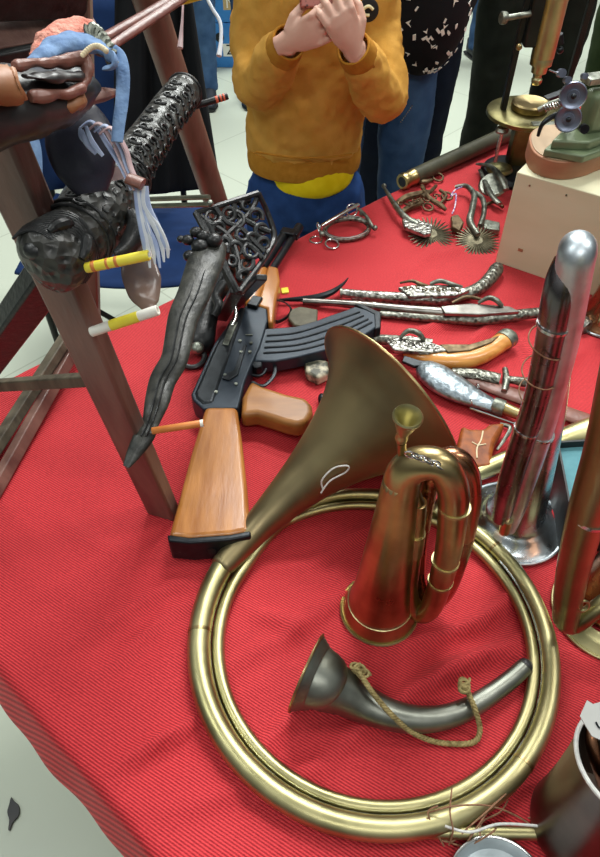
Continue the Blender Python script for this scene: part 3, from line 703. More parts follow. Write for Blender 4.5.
    MB().pslab([(251, 379), (262, 385), (287, 393), (306, 397), (312, 404), (313, 411), (308, 421), (298, 425), (285, 422), (273, 418), (257, 413), (241, 415), (242, 396)], Z-.001, .032).build('pistol_grip', 'grip_wood_ak', t, bevel=.0105, seg=4)
    MB().tube(spl([tuple(P(x, y, z)) for x, y, z in ((274, 300, .79), (284, 302, .775), (291, 309, .765), (287, 317, .757), (277, 322, .758), (270, 318, .77))], 5), .004, 8, ry=.4).build('sling_end', 'black_plastic', t)
M['grip_wood_ak'] = mat('smooth_orange_wood', (130, 82, 34), (158, 106, 50), 0, 0.42, 12, 0.05, 30, stretch=(1, 5, 5), coat=0.05)
rifle()

# ------------------------------------------------------------------ flintlock pistols and other antiques on the cloth
def tapered(name, m, t, pts, n=18, ry=None, **kw):
    q = spl([tuple(a) for a in pts], 8); b = MB(); r = [a[3] for a in q]
    b.tube([a[:3] for a in q], r, n, up=(0, 0, 1), ry=ry); return b.build(name, m, t, **kw)
def px(*rows):
    """rows (x, y, height above the cloth, radius)"""
    return [tuple(P(x, y, TZ+z))+(r,) for x, y, z, r in rows]
def scrolls(name, m, t, a, c, n, size, r=.0013, h=0.0, seed=1):
    """small raised scroll ornaments scattered between two points"""
    rnd = random.Random(seed); b = MB(); d = (c-a).normalized(); sd = Vector((-d.y, d.x, 0))
    for i in range(n):
        q = a.lerp(c, (i+.5)/n) + sd*rnd.uniform(-1, 1)*size*.6 + Vector((0, 0, h)); s = rnd.choice((-1, 1)); a0 = rnd.uniform(0, 6)
        pts = [q + (d*math.cos(a0+s*k*.5) + sd*math.sin(a0+s*k*.5))*size*(1-k/14) + Vector((0, 0, .001*math.sin(k))) for k in range(12)]
        b.tube(pts, [r*(1-k/20) for k in range(12)], 6)
    return b.build(name, m, t)
def pistols():
    t = thing('flintlock_pistol', 'farthest silver flintlock pistol with engraved barrel and curled dark grip', 'pistol', P(420, 292))
    tapered('barrel', 'silver_orn', t, px((341, 293, .014, .0085), (375, 296, .015, .0095), (408, 298, .016, .0105), (432, 299, .017, .011)))
    a = P(340, 293, TZ+.014); MB().cyl(a, a+Vector((.004, 0, 0)), .0098, n=16).build('muzzle_ring', 'iron', t)
    tapered('fore_stock', 'silver_orn', t, px((352, 297, .008, .008), (400, 300, .009, .010), (440, 299, .012, .0125), (460, 295, .014, .013)))
    tapered('grip', 'iron_orn', t, px((440, 297, .014, .013), (465, 294, .015, .0135), (482, 286, .016, .0135), (492, 276, .017, .014), (496, 270, .017, .0145), (498, 266, .017, .011)), ry=.8)
    b = MB(); tubes4(b, px((400, 283, .026, .002), (412, 281, .034, .003), (420, 284, .032, .004), (430, 287, .026, .003))+[]); b.build('hammer', 'rust', t)
    b = MB(); tubes4(b, px((430, 284, .030, .0035), (440, 281, .036, .0045), (452, 284, .034, .004), (462, 287, .026, .003))); b.build('frizzen', 'iron', t)
    MB().pslab([(398, 287), (420, 284), (455, 285), (470, 290), (455, 295), (410, 296)], TZ+.030, .008).build('lock_plate', 'silver_orn', t, bevel=.002)
    scrolls('lock_scrolls', 'rust', t, P(402, 288, TZ+.031), P(462, 289, TZ+.031), 9, .006, seed=3)
    t = thing('flintlock_pistol', 'long flintlock pistol with plain steel barrel nearest below the farthest one', 'pistol', P(420, 308))
    tapered('barrel', 'barrel', t, px((303, 301, .013, .0060), (350, 304, .014, .0072), (400, 309, .016, .0085), (445, 313, .017, .0105), (470, 314, .017, .0115)))
    tapered('ramrod', 'iron', t, px((300, 300, .011, .0035), (360, 308, .008, .0035), (440, 320, .009, .0035)), 10)
    for x, y in ((357, 305), (372, 306), (412, 310), (424, 311)):
        a, c = P(x, y, TZ+.0148), P(x+4, y+.4, TZ+.0150); r = .0078+(x-350)*.00002
        MB().cyl(a, c, r, n=18).build('barrel_band', 'silver_orn', t)
    tapered('stock', 'iron_orn', t, px((380, 314, .008, .008), (440, 318, .010, .011), (480, 319, .012, .0135), (510, 316, .013, .0125), (535, 313, .013, .011), (560, 312, .013, .012), (575, 318, .013, .015)), ry=.8)
    tapered('grip_cap', 'silver_orn', t, px((572, 318, .013, .0155), (582, 324, .013, .016), (588, 328, .013, .012)))
    MB().pslab([(440, 306), (470, 303), (510, 306), (520, 311), (480, 314), (445, 313)], TZ+.029, .008).build('lock_plate', 'barrel', t, bevel=.002)
    b = MB(); tubes4(b, px((478, 303, .030, .003), (488, 298, .040, .0045), (496, 300, .040, .005), (502, 306, .030, .004))); b.build('hammer', 'iron', t)
    b = MB(); tubes4(b, px((452, 303, .030, .0025), (466, 297, .036, .0035), (480, 299, .034, .003))); b.build('frizzen', 'rust', t)
    t = thing('flintlock_pistol', 'flintlock pistol with smooth orange wooden grip and dark engraved lock', 'pistol', P(450, 350))
    tapered('barrel', 'iron_orn', t, px((355, 338, .014, .0085), (400, 341, .015, .0100), (432, 345, .016, .011)))
    tapered('stock', 'grip_wood', t, px((405, 352, .010, .010), (430, 358, .013, .0175), (455, 360, .014, .0195), (475, 357, .015, .0185), (490, 350, .016, .0175), (500, 343, .017, .0180), (507, 339, .017, .0190)), ry=.75)
    tapered('pommel', 'iron', t, px((503, 341, .017, .0195), (509, 337, .017, .0195), (512, 335, .017, .013)), ry=.8)
    MB().pslab([(385, 340), (410, 335), (440, 345), (452, 350), (430, 352), (395, 350)], TZ+.031, .008).build('lock_plate', 'silver_orn', t, bevel=.002)
    MB().pslab([(440, 344), (470, 344), (500, 335), (492, 342), (470, 350), (448, 352)], TZ+.0315, .004).build('back_strap', 'rust', t, bevel=.0015)
    MB().pslab([(404, 355), (420, 360), (430, 361), (428, 365), (414, 366), (402, 361)], TZ+.024, .006).build('side_plate', 'gun_dark', t, bevel=.0015)
    scrolls('lock_scrolls', 'silver_orn', t, P(385, 340, TZ+.033), P(440, 348, TZ+.033), 9, .007, seed=5)
    b = MB(); tubes4(b, px((400, 338, .032, .003), (408, 331, .044, .0045), (418, 333, .044, .005), (424, 340, .032, .004))); b.build('hammer', 'iron', t)
M['iron_orn'] = mat('dark_engraved_iron', (34, 34, 32), (128, 128, 118), 0.85, 0.4, 120, 0.7, 140, kind='voronoi')
pistols()

def cloth_items():
    # curved dark blade by the rifle handguard
    t = MB(); tubes4(t, px((276, 300, .010, .0020), (300, 299, .012, .0055), (318, 297, .014, .0068), (332, 292, .016, .0058), (343, 284, .018, .0030), (348, 278, .020, .0012)), 10, up=(0, 0, 1))
    tag(t.build('curved_knife', 'gun_dark'), 'thin curved dark blade lying between the rifle and the silver pistols', 'blade')
    b = MB().pslab([(290, 309), (300, 306), (318, 309), (317, 322), (310, 328), (294, 325), (288, 318)], TZ+.014, .010)
    tag(b.build('canvas_pouch', 'olive_leather', bevel=.003), 'small olive canvas pouch beside the rifle magazine', 'pouch')
    b = MB().pslab([(304, 362), (314, 358), (328, 360), (330, 372), (318, 378), (306, 372)], TZ+.022, .020)
    tag(b.build('bone_carving', 'stone', bevel=.005, seg=3), 'small mottled bone lump under the end of the rifle magazine', 'carving')
    b = MB().pslab([(281, 288), (288, 287), (289, 292), (282, 293)], TZ+.004, .003)
    tag(b.build('paper_scrap', 'yellow', bevel=.0005), 'tiny yellow paper scrap next to the rifle handguard', 'paper')
    b = MB(); b.ball(P(322, 399, TZ+.010), (.007, .012, .008))
    tag(b.build('dark_pebble', 'gun_dark'), 'small dark oval bead between the pistol grip and the large brass bell', 'bead')
    # powder flask
    t = thing('powder_flask', 'pear shaped embossed pewter powder flask with a brass neck', 'flask', P(455, 388))
    tapered('flask_body', 'pewter', t, px((421, 363, .016, .004), (424, 366, .016, .018), (432, 373, .017, .0270), (443, 381, .017, .0300), (456, 389, .017, .0280), (470, 396, .016, .0225), (484, 402, .016, .0170), (494, 406, .016, .0140)), 28, ry=.5)
    tapered('neck_collar', 'iron', t, px((493, 405, .016, .0135), (498, 407, .016, .0145), (504, 409, .016, .0140)), 20)
    tapered('spout', 'brass_dark', t, px((503, 408, .016, .0105), (515, 413, .016, .0095), (524, 416, .016, .0085)), 16)
    tapered('spring_lever', 'steel', t, px((470, 408, .010, .002), (495, 417, .012, .0022), (515, 424, .012, .002)), 8)
    for x, y in ((471, 402), (478, 386)):
        MB().ring(P(x, y, TZ+.022), .0045, .0010, (1, .3, .2), n=16).build('carry_ring', 'steel', t)
    # ornate dagger
    t = thing('dagger', 'dagger with ornate dark hilt between the orange gripped pistol and the powder flask', 'dagger', P(490, 378))
    tapered('sheath', 'iron_orn', t, px((452, 372, .010, .010), (475, 374, .012, .0125), (500, 379, .013, .0125)), 14, ry=.55)
    tapered('guard', 'iron', t, px((505, 369, .014, .005), (506, 376, .014, .006), (506, 384, .014, .006), (504, 391, .014, .005)), 12)
    tapered('hilt', 'iron_orn', t, px((503, 379, .014, .0075), (512, 380, .014, .0065), (524, 382, .014, .0085), (540, 385, .014, .0085), (560, 388, .014, .011)), 14)
    scrolls('sheath_relief', 'iron', t, P(455, 373, TZ+.019), P(498, 379, TZ+.019), 10, .005, .0011, seed=9)
    # brown leather sheath behind silver bugle
    b = MB(); tubes4(b, px((468, 378, .006, .012), (500, 390, .007, .015), (540, 404, .007, .0155), (585, 420, .007, .016), (620, 434, .007, .016)), 14, up=(0, 0, 1), ry=.35)
    tag(b.build('leather_sheath', 'leather_brown'), 'long flat brown leather sheath passing behind the tall silver bugle', 'sheath')
    # amber lacquered piece
    t = thing('lacquered_flask', 'glossy amber brown waisted flask beside the mouth of the large bell', 'flask', P(478, 445))
    b = MB().pslab([(462, 424), (470, 428), (484, 428), (490, 423), (506, 421), (503, 428), (496, 440), (493, 452), (494, 466), (480, 468), (463, 463), (456, 450)], TZ+.034, .030); b.build('flask_body', 'amber', t, bevel=.007, seg=4)
    b = MB(); b.tube(spl([tuple(P(x, y, TZ+.0345)) for x, y in ((483, 431), (481, 440), (477, 448), (477, 458))], 5), .0012, 6); b.tube(spl([tuple(P(x, y, TZ+.0345)) for x, y in ((472, 442), (478, 445), (486, 444))], 5), .001, 6); b.build('painted_line', 'stitch', t)
    b = MB(); tubes4(b, px((500, 424, .02, .003), (510, 428, .02, .0035), (504, 440, .018, .003), (497, 450, .016, .002)), 8); b.build('rim_strip', 'iron', t)
    # key ring with steel charm
    t = thing('key_ring', 'bright steel ring and tag lying at the foot of the tall silver bugle', 'key ring', P(475, 480))
    MB().ring(P(468, 479, TZ+.006), .0065, .001, (.2, -.2, 1), n=20).build('split_ring', 'steel', t)
    MB().ring(P(476, 478, TZ+.007), .0055, .0009, (.6, .2, 1), n=20).build('split_ring', 'steel', t)
    MB().pslab([(478, 476), (494, 471), (497, 475), (482, 480)], TZ+.009, .003).build('metal_tag', 'steel', t, bevel=.001)
    # curb bit
    t = thing('bridle_bit', 'round steel bridle bit with loose rings lying alone on the far cloth', 'bridle bit', P(345, 232))
    c = P(347, 229, TZ+.012); MB().ring(c, .050, .0055, (0.05, -.15, 1), n=48, sx=1.0, sy=.66, m=10).build('oval_band', 'iron_orn', t)
    b = MB(); b.ring(c+Vector((0, 0, .005)), .050, .0016, (0.05, -.15, 1), n=48, sx=1.03, sy=.69); b.build('band_edge', 'steel', t)
    b = MB(); tubes4(b, px((322, 226, .028, .0045), (335, 218, .034, .0040), (350, 209, .038, .0038), (358, 205, .036, .005))); b.build('cheek_bar', 'steel', t)
    for x, y, z, r, ax in ((316, 240, .004, .013, (0, 0, 1)), (332, 244, .006, .014, (.1, -.2, 1)), (352, 210, .030, .013, (.3, -.9, .3)), (319, 228, .02, .011, (.9, .3, .2))):
        MB().ring(P(x, y, TZ+z), r, .0020, ax, n=26).build('loose_ring', 'steel', t)
    for x, y in ((362, 214), (368, 222), (322, 234), (375, 228)):
        MB().ball(P(x, y, TZ+.018), .0062).build('joint_knob', 'iron', t)
    tapered('curb_chain', 'iron', t, px((358, 208, .03, .003), (366, 216, .026, .004), (372, 226, .02, .004), (376, 230, .014, .003)))
cloth_items()

def rowel(t, c, R, n, ax, m='rowel_iron'):
    x, y, z = basis(ax); b = MB(); b.lathe([(0, -.0025), (R*.25, -.0025), (R*.25, .0025), (0, .0025)], c, ax, 20)
    for k in range(n):
        a = 2*PI*k/n; d = x*math.cos(a)+y*math.sin(a); b.tube([c+d*R*.2, c+d*R*.75, c+d*R], [.0026, .0024, .0006], 5)
    b.build('rowel', m, t)
def spurs():
    t = thing('riding_spur', 'dark riding spur with a large spiked rowel left of the other spurs', 'spur', P(415, 220))
    rowel(t, P(431, 234, TZ+.008), .052, 30, (.05, -.25, 1))
    b = MB(); tubes4(b, px((384, 187, .020, .003), (390, 197, .022, .005), (397, 208, .022, .0065), (406, 218, .022, .0075), (418, 225, .020, .0075)), 12); b.build('heel_band', 'iron', t)
    MB().pslab([(402, 219), (408, 216), (433, 224), (431, 233), (424, 234), (404, 226)], TZ+.024, .010).build('shank', 'silver_orn', t, bevel=.002)
    MB().ball(P(384, 186, TZ+.02), (.006, .006, .006)).build('button', 'iron', t)
    t = thing('riding_spur', 'grey riding spur with spiked rowel and violet string next to the plywood box', 'spur', P(470, 225))
    rowel(t, P(477, 241, TZ+.008), .048, 32, (-.05, -.25, 1))
    for rows in (((455, 187, .02, .004), (466, 186, .026, .0055), (474, 195, .028, .007), (472, 210, .026, .0075), (470, 222, .022, .008), (478, 235, .020, .006)),
                 ((470, 190, .024, .005), (482, 198, .026, .006), (484, 212, .024, .006), (480, 226, .02, .006))):
        b = MB(); tubes4(b, px(*rows), 12); b.build('heel_band', 'iron', t)
    MB().pslab([(451, 216), (458, 214), (464, 222), (460, 230), (452, 226)], TZ+.02, .012).build('strap_end', 'rust', t, bevel=.002)
    MB().pslab([(482, 218), (500, 222), (500, 230), (484, 228)], TZ+.016, .012).build('buckle', 'iron', t, bevel=.002)
    b = MB(); tubes4(b, px((462, 187, .03, .0016), (455, 190, .028, .0016), (451, 196, .026, .0018), (456, 194, .02, .0018), (455, 206, .02, .0016), (452, 214, .02, .0016)), 8); b.build('string', 'string_pur', t)
    t = thing('stirrup', 'large grey metal stirrup leaning by the microscope behind the plywood box', 'stirrup', P(492, 195))
    for rows in (((477, 164, .02, .005), (490, 166, .035, .007), (500, 176, .04, .008), (506, 190, .03, .008)), ((480, 170, .012, .005), (486, 184, .02, .0065), (492, 196, .022, .007), (500, 204, .02, .007))):
        b = MB(); tubes4(b, px(*rows), 12, ry=.6); b.build('side_bar', 'iron', t)
    MB().lathe([(0, 0), (.030, .001), (.034, .004), (.030, .008), (0, .008)], P(493, 186, TZ+.012), (-.3, -.5, 1), 28).build('tread_plate', 'iron', t)
    b = MB(); tubes4(b, px((484, 206, .006, .004), (494, 202, .010, .004), (503, 207, .01, .004))); b.build('foot_bar', 'rust', t)
    # pile of small brown fittings: each ring/hook is its own thing
    R_ = [(438, 177, .010, .0125, 'brown iron ring at the far end of the heap of fittings'), (428, 207, .010, .0110, 'brown iron ring at the near edge of the heap of fittings'), (447, 196, .006, .012, 'brown iron ring at the right side of the heap of fittings')]
    for x, y, z, r, l in R_:
        tag(MB().ring(P(x, y, TZ+z), r, .0026, (.1, -.3, 1), n=26).build('iron_ring', 'rust'), l, 'ring', 'old rings among the fittings')
    t = thing('harness_fitting', 'tangled brown iron harness fitting behind the left riding spur', 'fitting', P(415, 200))
    rnd = random.Random(4)
    for rows in (((395, 205, .006, .006), (405, 198, .012, .008), (416, 195, .015, .009), (428, 192, .012, .006)), ((402, 212, .008, .006), (412, 206, .012, .008), (422, 203, .01, .007)), ((422, 186, .018, .005), (428, 197, .02, .0055), (440, 205, .014, .006), (446, 210, .008, .004)),
                 ((436, 186, .01, .004), (430, 192, .018, .005), (422, 197, .02, .005)), ((416, 180, .012, .005), (424, 182, .012, .006), (432, 180, .012, .004)), ((440, 190, .012, .004), (446, 196, .01, .004), (440, 204, .01, .004))):
        b = MB(); tubes4(b, px(*rows), 10); b.build('iron_arm', 'rust', t)
    scrolls('scroll_work', 'rust', t, P(398, 204, TZ+.022), P(442, 196, TZ+.022), 7, .009, .0022, seed=12)
spurs()

def telescope():
    a, c = P(402, 182, TZ+.021), P(492, 141, TZ+.021); d = (c-a)
    t = thing('telescope', 'olive dark tube with a brass end lying along the far table edge', 'telescope', P(440, 165))
    MB().cyl(a+d*.12, a+d*1.6, .019, .021, n=28).build('tube', 'olive_tube', t)
    MB().lathe([(.012, 0), (.018, 0), (.0195, .004), (.0195, .012), (.0175, .014), (.0175, .03), (.019, .033), (.019, .045), (.017, .05)], a, d, 28).build('brass_end', 'brass_dark', t)
    MB().lathe([(0, .003), (.0135, .003), (.0135, .001), (0, .001)], a, d, 24).build('lens', 'gun_black', t)
telescope()

def plywood_box():
    p0 = P(495, 262); p1 = P(550, 281); d = (p1-p0); d.z = 0; d.normalize(); n = Vector((-d.y, d.x, 0)); h = .196
    c = p0 + d*.20 + n*.15
    t = thing('plywood_box', 'pale plywood box carrying the green machine on its wooden plinth', 'box', (c.x, c.y, TZ))
    R3 = Matrix((d, n, Vector((0, 0, 1)))).transposed()
    MB().box((c.x, c.y, TZ+h/2), (.40, .30, h), R3).build('carcass', 'plywood', t, bevel=.002)
    for u, v in ((.03, .018), (.10, .016), (.175, .018)):
        q = p0+d*u+Vector((0, 0, h-v)); MB().cyl(q, q-n*.0015, .0017, n=10).build('nail_head', 'rust', t)
    q = p0+d*.045+Vector((0, 0, .045)); MB().box(q-n*.0005, (.010, .0012, .006), R3).build('hinge_scrap', 'board_side', t)
    return p0, d, n, h
pb = plywood_box()

def machine():
    p0, d, n, h = pb; z0 = TZ+h
    def top(x, y, z=0): return P(x, y, z0+z)
    # plinth: rounded board
    o = [(528, 140), (534, 131), (546, 128), (562, 130), (600, 118), (660, 96), (690, 120), (660, 135), (600, 158), (572, 160), (548, 158), (532, 152)]
    H = .034
    o = [(525, 158), (527, 149), (535, 144), (548, 142), (562, 141), (640, 110), (700, 110), (700, 145), (640, 158), (600, 170), (585, 176), (565, 180), (545, 178), (530, 170)]
    pts = spl([tuple(P(x, y, z0)[:2])+(0,) for x, y in o], 4, True)
    t = thing('wooden_plinth', 'round ended reddish wooden plinth under the green machine', 'plinth', top(575, 165))
    MB().slab([q[:2] for q in pts], z0, z0+H).build('plinth_block', 'board_side', t, bevel=.002)
    cen = sum((Vector((q[0], q[1], 0)) for q in pts), Vector())/len(pts)
    MB().slab([tuple((cen+(Vector((q[0], q[1], 0))-cen)*.97)[:2]) for q in pts], z0+H-.001, z0+H+.0015).build('plinth_top', 'board_top', t)
    z1 = z0+H+.0015
    def Q(x, y, z): return P(x, y, z1+z)
    t = thing('rolling_machine', 'green enamelled small machine with two steel dials on the wooden plinth', 'machine', Q(590, 140, 0))
    MB().pslab([(544, 149), (556, 138), (640, 112), (660, 130), (584, 156)], z1+.014, .014).build('base_plate', 'green_paint', t, bevel=.003)
    MB().pslab([(552, 140), (562, 130), (640, 106), (650, 120), (590, 142)], z1+.030, .018).build('pedestal', 'green_paint', t, bevel=.004)
    Yc = Q(590, 135, .03).y
    b = MB(); b.box(Vector(AY(602, 110, Yc+.03)), (.075, .04, .075), rz(.3)); b.build('housing', 'green_paint', t, bevel=.012, seg=3)
    b = MB(); b.box(Vector(AY(600, 78, Yc+.03)), (.06, .03, .012), rz(.3)); b.build('top_bracket', 'iron', t, bevel=.002)
    for i, (x, y, r) in enumerate(((573, 95, .0225), (568, 118, .0225))):
        c = AY(x, y, Yc-.012); ax = Vector((-.28, -1, .25))
        dd = MB().lathe([(0, 0), (r*.95, 0), (r, .002), (r, .009), (r*.93, .011), (r*.80, .009), (r*.45, .009), (r*.42, .013), (r*.2, .013), (r*.18, .018), (0, .018)], c, ax, 36).build('dial', 'dial', t)
        b = MB(); x_, y_, z_ = basis(ax)
        for k in range(36):
            a = 2*PI*k/36; e_ = x_*math.cos(a)+y_*math.sin(a); b.tube([c+e_*r+z_*.002, c+e_*r+z_*.009], .0009, 4)
        b.build('knurling', 'iron', dd)
        MB().ball(c+z_*.018, .0048).build('hub_nut', 'gun_dark', dd)
        MB().cyl(c, c-z_*.05, .008, n=14).build('shaft', 'iron', t)
    b = MB(); tubes4(b, [tuple(AY(567, 98, Yc))+(.004,), tuple(AY(550, 104, Yc))+(.0045,), tuple(AY(538, 110, Yc))+(.004,)], 10); b.build('arm_rod', 'iron', t)
    b = MB(); tubes4(b, [tuple(AY(562, 112, Yc-.01))+(.004,), tuple(AY(550, 118, Yc-.01))+(.005,), tuple(AY(542, 125, Yc-.012))+(.004,), tuple(AY(538, 136, Yc-.012))+(.003,)], 10); b.build('feed_lever', 'gun_dark', t)
    c0, c1 = AY(560, 104, Yc-.012), AY(544, 109, Yc-.012); pts = []
    for i in range(60):
        f = i/59; a = f*2*PI*6; dd = (c1-c0).normalized(); u_ = dd.cross(Vector((0, 0, 1))).normalized(); w_ = dd.cross(u_)
        pts.append(c0.lerp(c1, f)+u_*math.cos(a)*.005+w_*math.sin(a)*.005)
    MB().tube(pts, .0012, 6).build('spring', 'steel', t)
    for x, y, r in ((560, 73, .007), (566, 80, .006), (583, 76, .005)):
        MB().cyl(AY(x, y, Yc), AY(x, y, Yc)+Vector((0, -.012, .004)), r, n=14).build('adjusting_knob', 'dial', t)
    MB().cyl(AY(583, 128, Yc-.03), AY(583, 128, Yc-.03)+Vector((0, -.01, .002)), .008, n=14).build('clamp_screw', 'gun_dark', t)
    MB().cyl(AY(560, 74, Yc), AY(549, 70, Yc), .0015, n=8).build('pointer', 'steel', t)
machine()

def microscope():
    base = P(530, 172); Yb = 1.60
    t = thing('brass_microscope', 'tall brass microscope with a round stage at the far right of the table', 'microscope', (AY(530, 150, Yb).x, Yb, TZ))
    cx = AY(527, 112, Yb).x; zs = AY(527, 112, Yb).z
    MB().lathe([(0, TZ-zs), (.075, TZ-zs), (.078, TZ-zs+.008), (.072, TZ-zs+.018), (.05, TZ-zs+.024), (0, TZ-zs+.024)], (cx, Yb, zs), n=40).build('foot', 'gun_dark', t)
    b = MB(); b.box((cx+.01, Yb+.02, (TZ+.024+zs)/2-.01), (.05, .04, zs-TZ-.03)); b.build('pillar', 'green_brass', t, bevel=.006)
    MB().lathe([(0, 0), (.086, 0), (.092, .003), (.092, .011), (.088, .013), (.02, .013), (0, .012)], (cx-.002, Yb-.01, zs-.006), n=52).build('stage', 'green_brass', t)
    MB().lathe([(0, 0), (.040, 0), (.042, .004), (.042, .014), (.038, .017), (.030, .015), (0, .012)], (AY(531, 101, Yb).x, Yb, zs+.007), n=36).build('stage_ring', 'brass_dark', t)
    MB().box((cx+.02, Yb-.082, zs+.004), (.06, .02, .012)).build('slide_holder', 'iron', t, bevel=.002)
    q = AY(502, 130, Yb-.05); MB().cyl(q, Vector((q.x, q.y, q.z-.075)), .0042, n=12).build('levelling_screw', 'steel', t)
    MB().lathe([(0, 0), (.014, 0), (.016, .004), (.012, .010), (0, .010)], q-Vector((0, 0, .004)), n=20).build('screw_knob', 'iron', t)
    MB().lathe([(0, 0), (.030, 0), (.032, .004), (.028, .010), (.008, .014), (0, .014)], (q.x+.02, q.y+.02, TZ+.026), n=28).build('mirror_mount', 'green_brass', t)
    # body tube
    b0 = AY(537, 79, Yb-.01); up = Vector((0, 0, 1))
    MB().lathe([(0, 0), (.0085, .001), (.0115, .006), (.0120, .012), (.0085, .016), (.0085, .022), (.0165, .026), (.0170, .040), (.0235, .042), (.0240, .056), (.0215, .060)], b0-up*.012, up, 28).build('objective', 'brass', t)
    MB().cyl(b0+up*.045, b0+up*.34, .0245, n=32).build('body_tube', 'brass', t)
    MB().lathe([(.0212, 0), (.026, .004), (.026, .02), (.016, .024), (.016, .05), (0, .05)], b0+up*.34, up, 28).build('eyepiece', 'brass_dark', t)
    # black limb and rack
    a = AY(505, 100, Yb+.0); MB().beam(Vector((a.x, Yb, zs+.005)), Vector((a.x+.004, Yb, zs+.36)), .012, .016, (0, 1, 0)).build('limb', 'scope_dark', t, bevel=.002)
    b = MB(); b.box(b0+Vector((-.030, .005, .15)), (.035, .028, .17)); b.build('rack_housing', 'scope_dark', t, bevel=.004)
    k = AY(506, 18, Yb-.02)
    MB().lathe([(0, 0), (.011, 0), (.012, .003), (.012, .010), (.010, .012), (0, .012)], k, (-1, -.25, .1), 24).build('focus_knob', 'iron', t)
    MB().cyl(k, b0+Vector((-.03, 0, .13)), .006, n=12).build('focus_shaft', 'iron', t)
    MB().ball(AY(519, 47, Yb-.02), .007).build('clamp_nut', 'brass_dark', t)
    # stand beside it: long black rod with clamp
    t2 = thing('black_stand', 'slim black upright stand with a clamp behind the green machine', 'stand', (AY(566, 90, 1.70).x, 1.70, TZ))
    a = AY(563, 100, 1.70); MB().beam((a.x, 1.70, TZ+.012), (a.x+.004, 1.70, TZ+.6), .012, .012, (0, 1, 0)).build('upright', 'scope_dark', t2, bevel=.001)
    MB().lathe([(0, 0), (.035, 0), (.035, .008), (.03, .012), (0, .012)], (a.x, 1.70, TZ), n=32).build('stand_base', 'scope_dark', t2)
    b = MB(); b.tube([AY(558, 32, 1.68), AY(566, -20, 1.68)], .0025, 8); b.build('hanging_rod', 'scope_dark', t2)
    b = MB(); b.tube([AY(560, 44, 1.68), AY(559, 34, 1.68)], .009, 12); b.ball(AY(560, 50, 1.68), .008); b.build('clamp', 'gun_dark', t2)
    b = MB(); b.beam(AY(566, 92, 1.69), AY(545, 100, 1.67), .02, .012); b.build('cross_arm', 'gun_dark', t2, bevel=.002)
microscope()

def right_edge_items():
    # teal lined box
    t = thing('lined_box', 'open black box with teal lining beneath the brass bugle at right', 'box', P(600, 480))
    z = TZ+.07
    def qd(pxs, z_): return [tuple(P(x, y, z_)[:2]) for x, y in pxs]
    outer = qd([(557, 441), (640, 436), (668, 520), (573, 524)], z)
    A = [Vector((q[0], q[1], 0)) for q in outer]; cen = sum(A, Vector())/4
    b = MB(); b.slab(outer, TZ+.002, TZ+.006)
    for i in range(4):
        p_, q_ = A[i], A[(i+1) % 4]; pi, qi = cen+(p_-cen)*.955, cen+(q_-cen)*.955
        b.slab([tuple(p_[:2]), tuple(q_[:2]), tuple(qi[:2]), tuple(pi[:2])], TZ+.002, z)
    b.build('box_shell', 'box_black', t)
    inn = [tuple((cen+(a-cen)*.95)[:2]) for a in A]
    b = MB(); b.slab(inn, TZ+.045, TZ+.058); b.build('lining', 'teal', t)
    # copper and silver horn standing at the edge
    B = P(602, 322)
    t = thing('copper_horn', 'copper horn with a pale rim standing at the right edge by the plywood box', 'horn', B)
    MB().lathe([(.050, .002), (.046, .006), (.040, .02), (.034, .05), (.029, .09), (.025, .13), (.022, .16)], B, (.05, 0, 1), 40).build('bell', 'copper', t, solid=.0012, ang=80)
    MB().ring(B+Vector((0, 0, .003)), .050, .0028, n=52).build('bell_rim', 'silver_dull', t)
    b = MB(); tubes4(b, [tuple(B+Vector((.008, 0, .155)))+(.022,), tuple(B+Vector((.012, 0, .20)))+(.020,), tuple(B+Vector((.03, -.01, .235)))+(.018,), tuple(B+Vector((.055, -.02, .20)))+(.016,), tuple(B+Vector((.06, -.02, .10)))+(.014,)], 20); b.build('upper_bow', 'silver_dark', t)
    b = MB(); tubes4(b, [tuple(B+Vector((-.02, -.035, .02)))+(.006,), tuple(B+Vector((-.022, -.03, .09)))+(.006,), tuple(B+Vector((-.012, -.025, .16)))+(.006,)], 12); b.build('side_pipe', 'brass', t)
    b = MB(); b.ball(B+Vector((-.026, -.034, .085)), (.008, .006, .010)); b.ring(B+Vector((-.024, -.036, .11)), .008, .002, (1, 0, .3), n=16); b.build('ornament', 'brass', t)
right_edge_items()
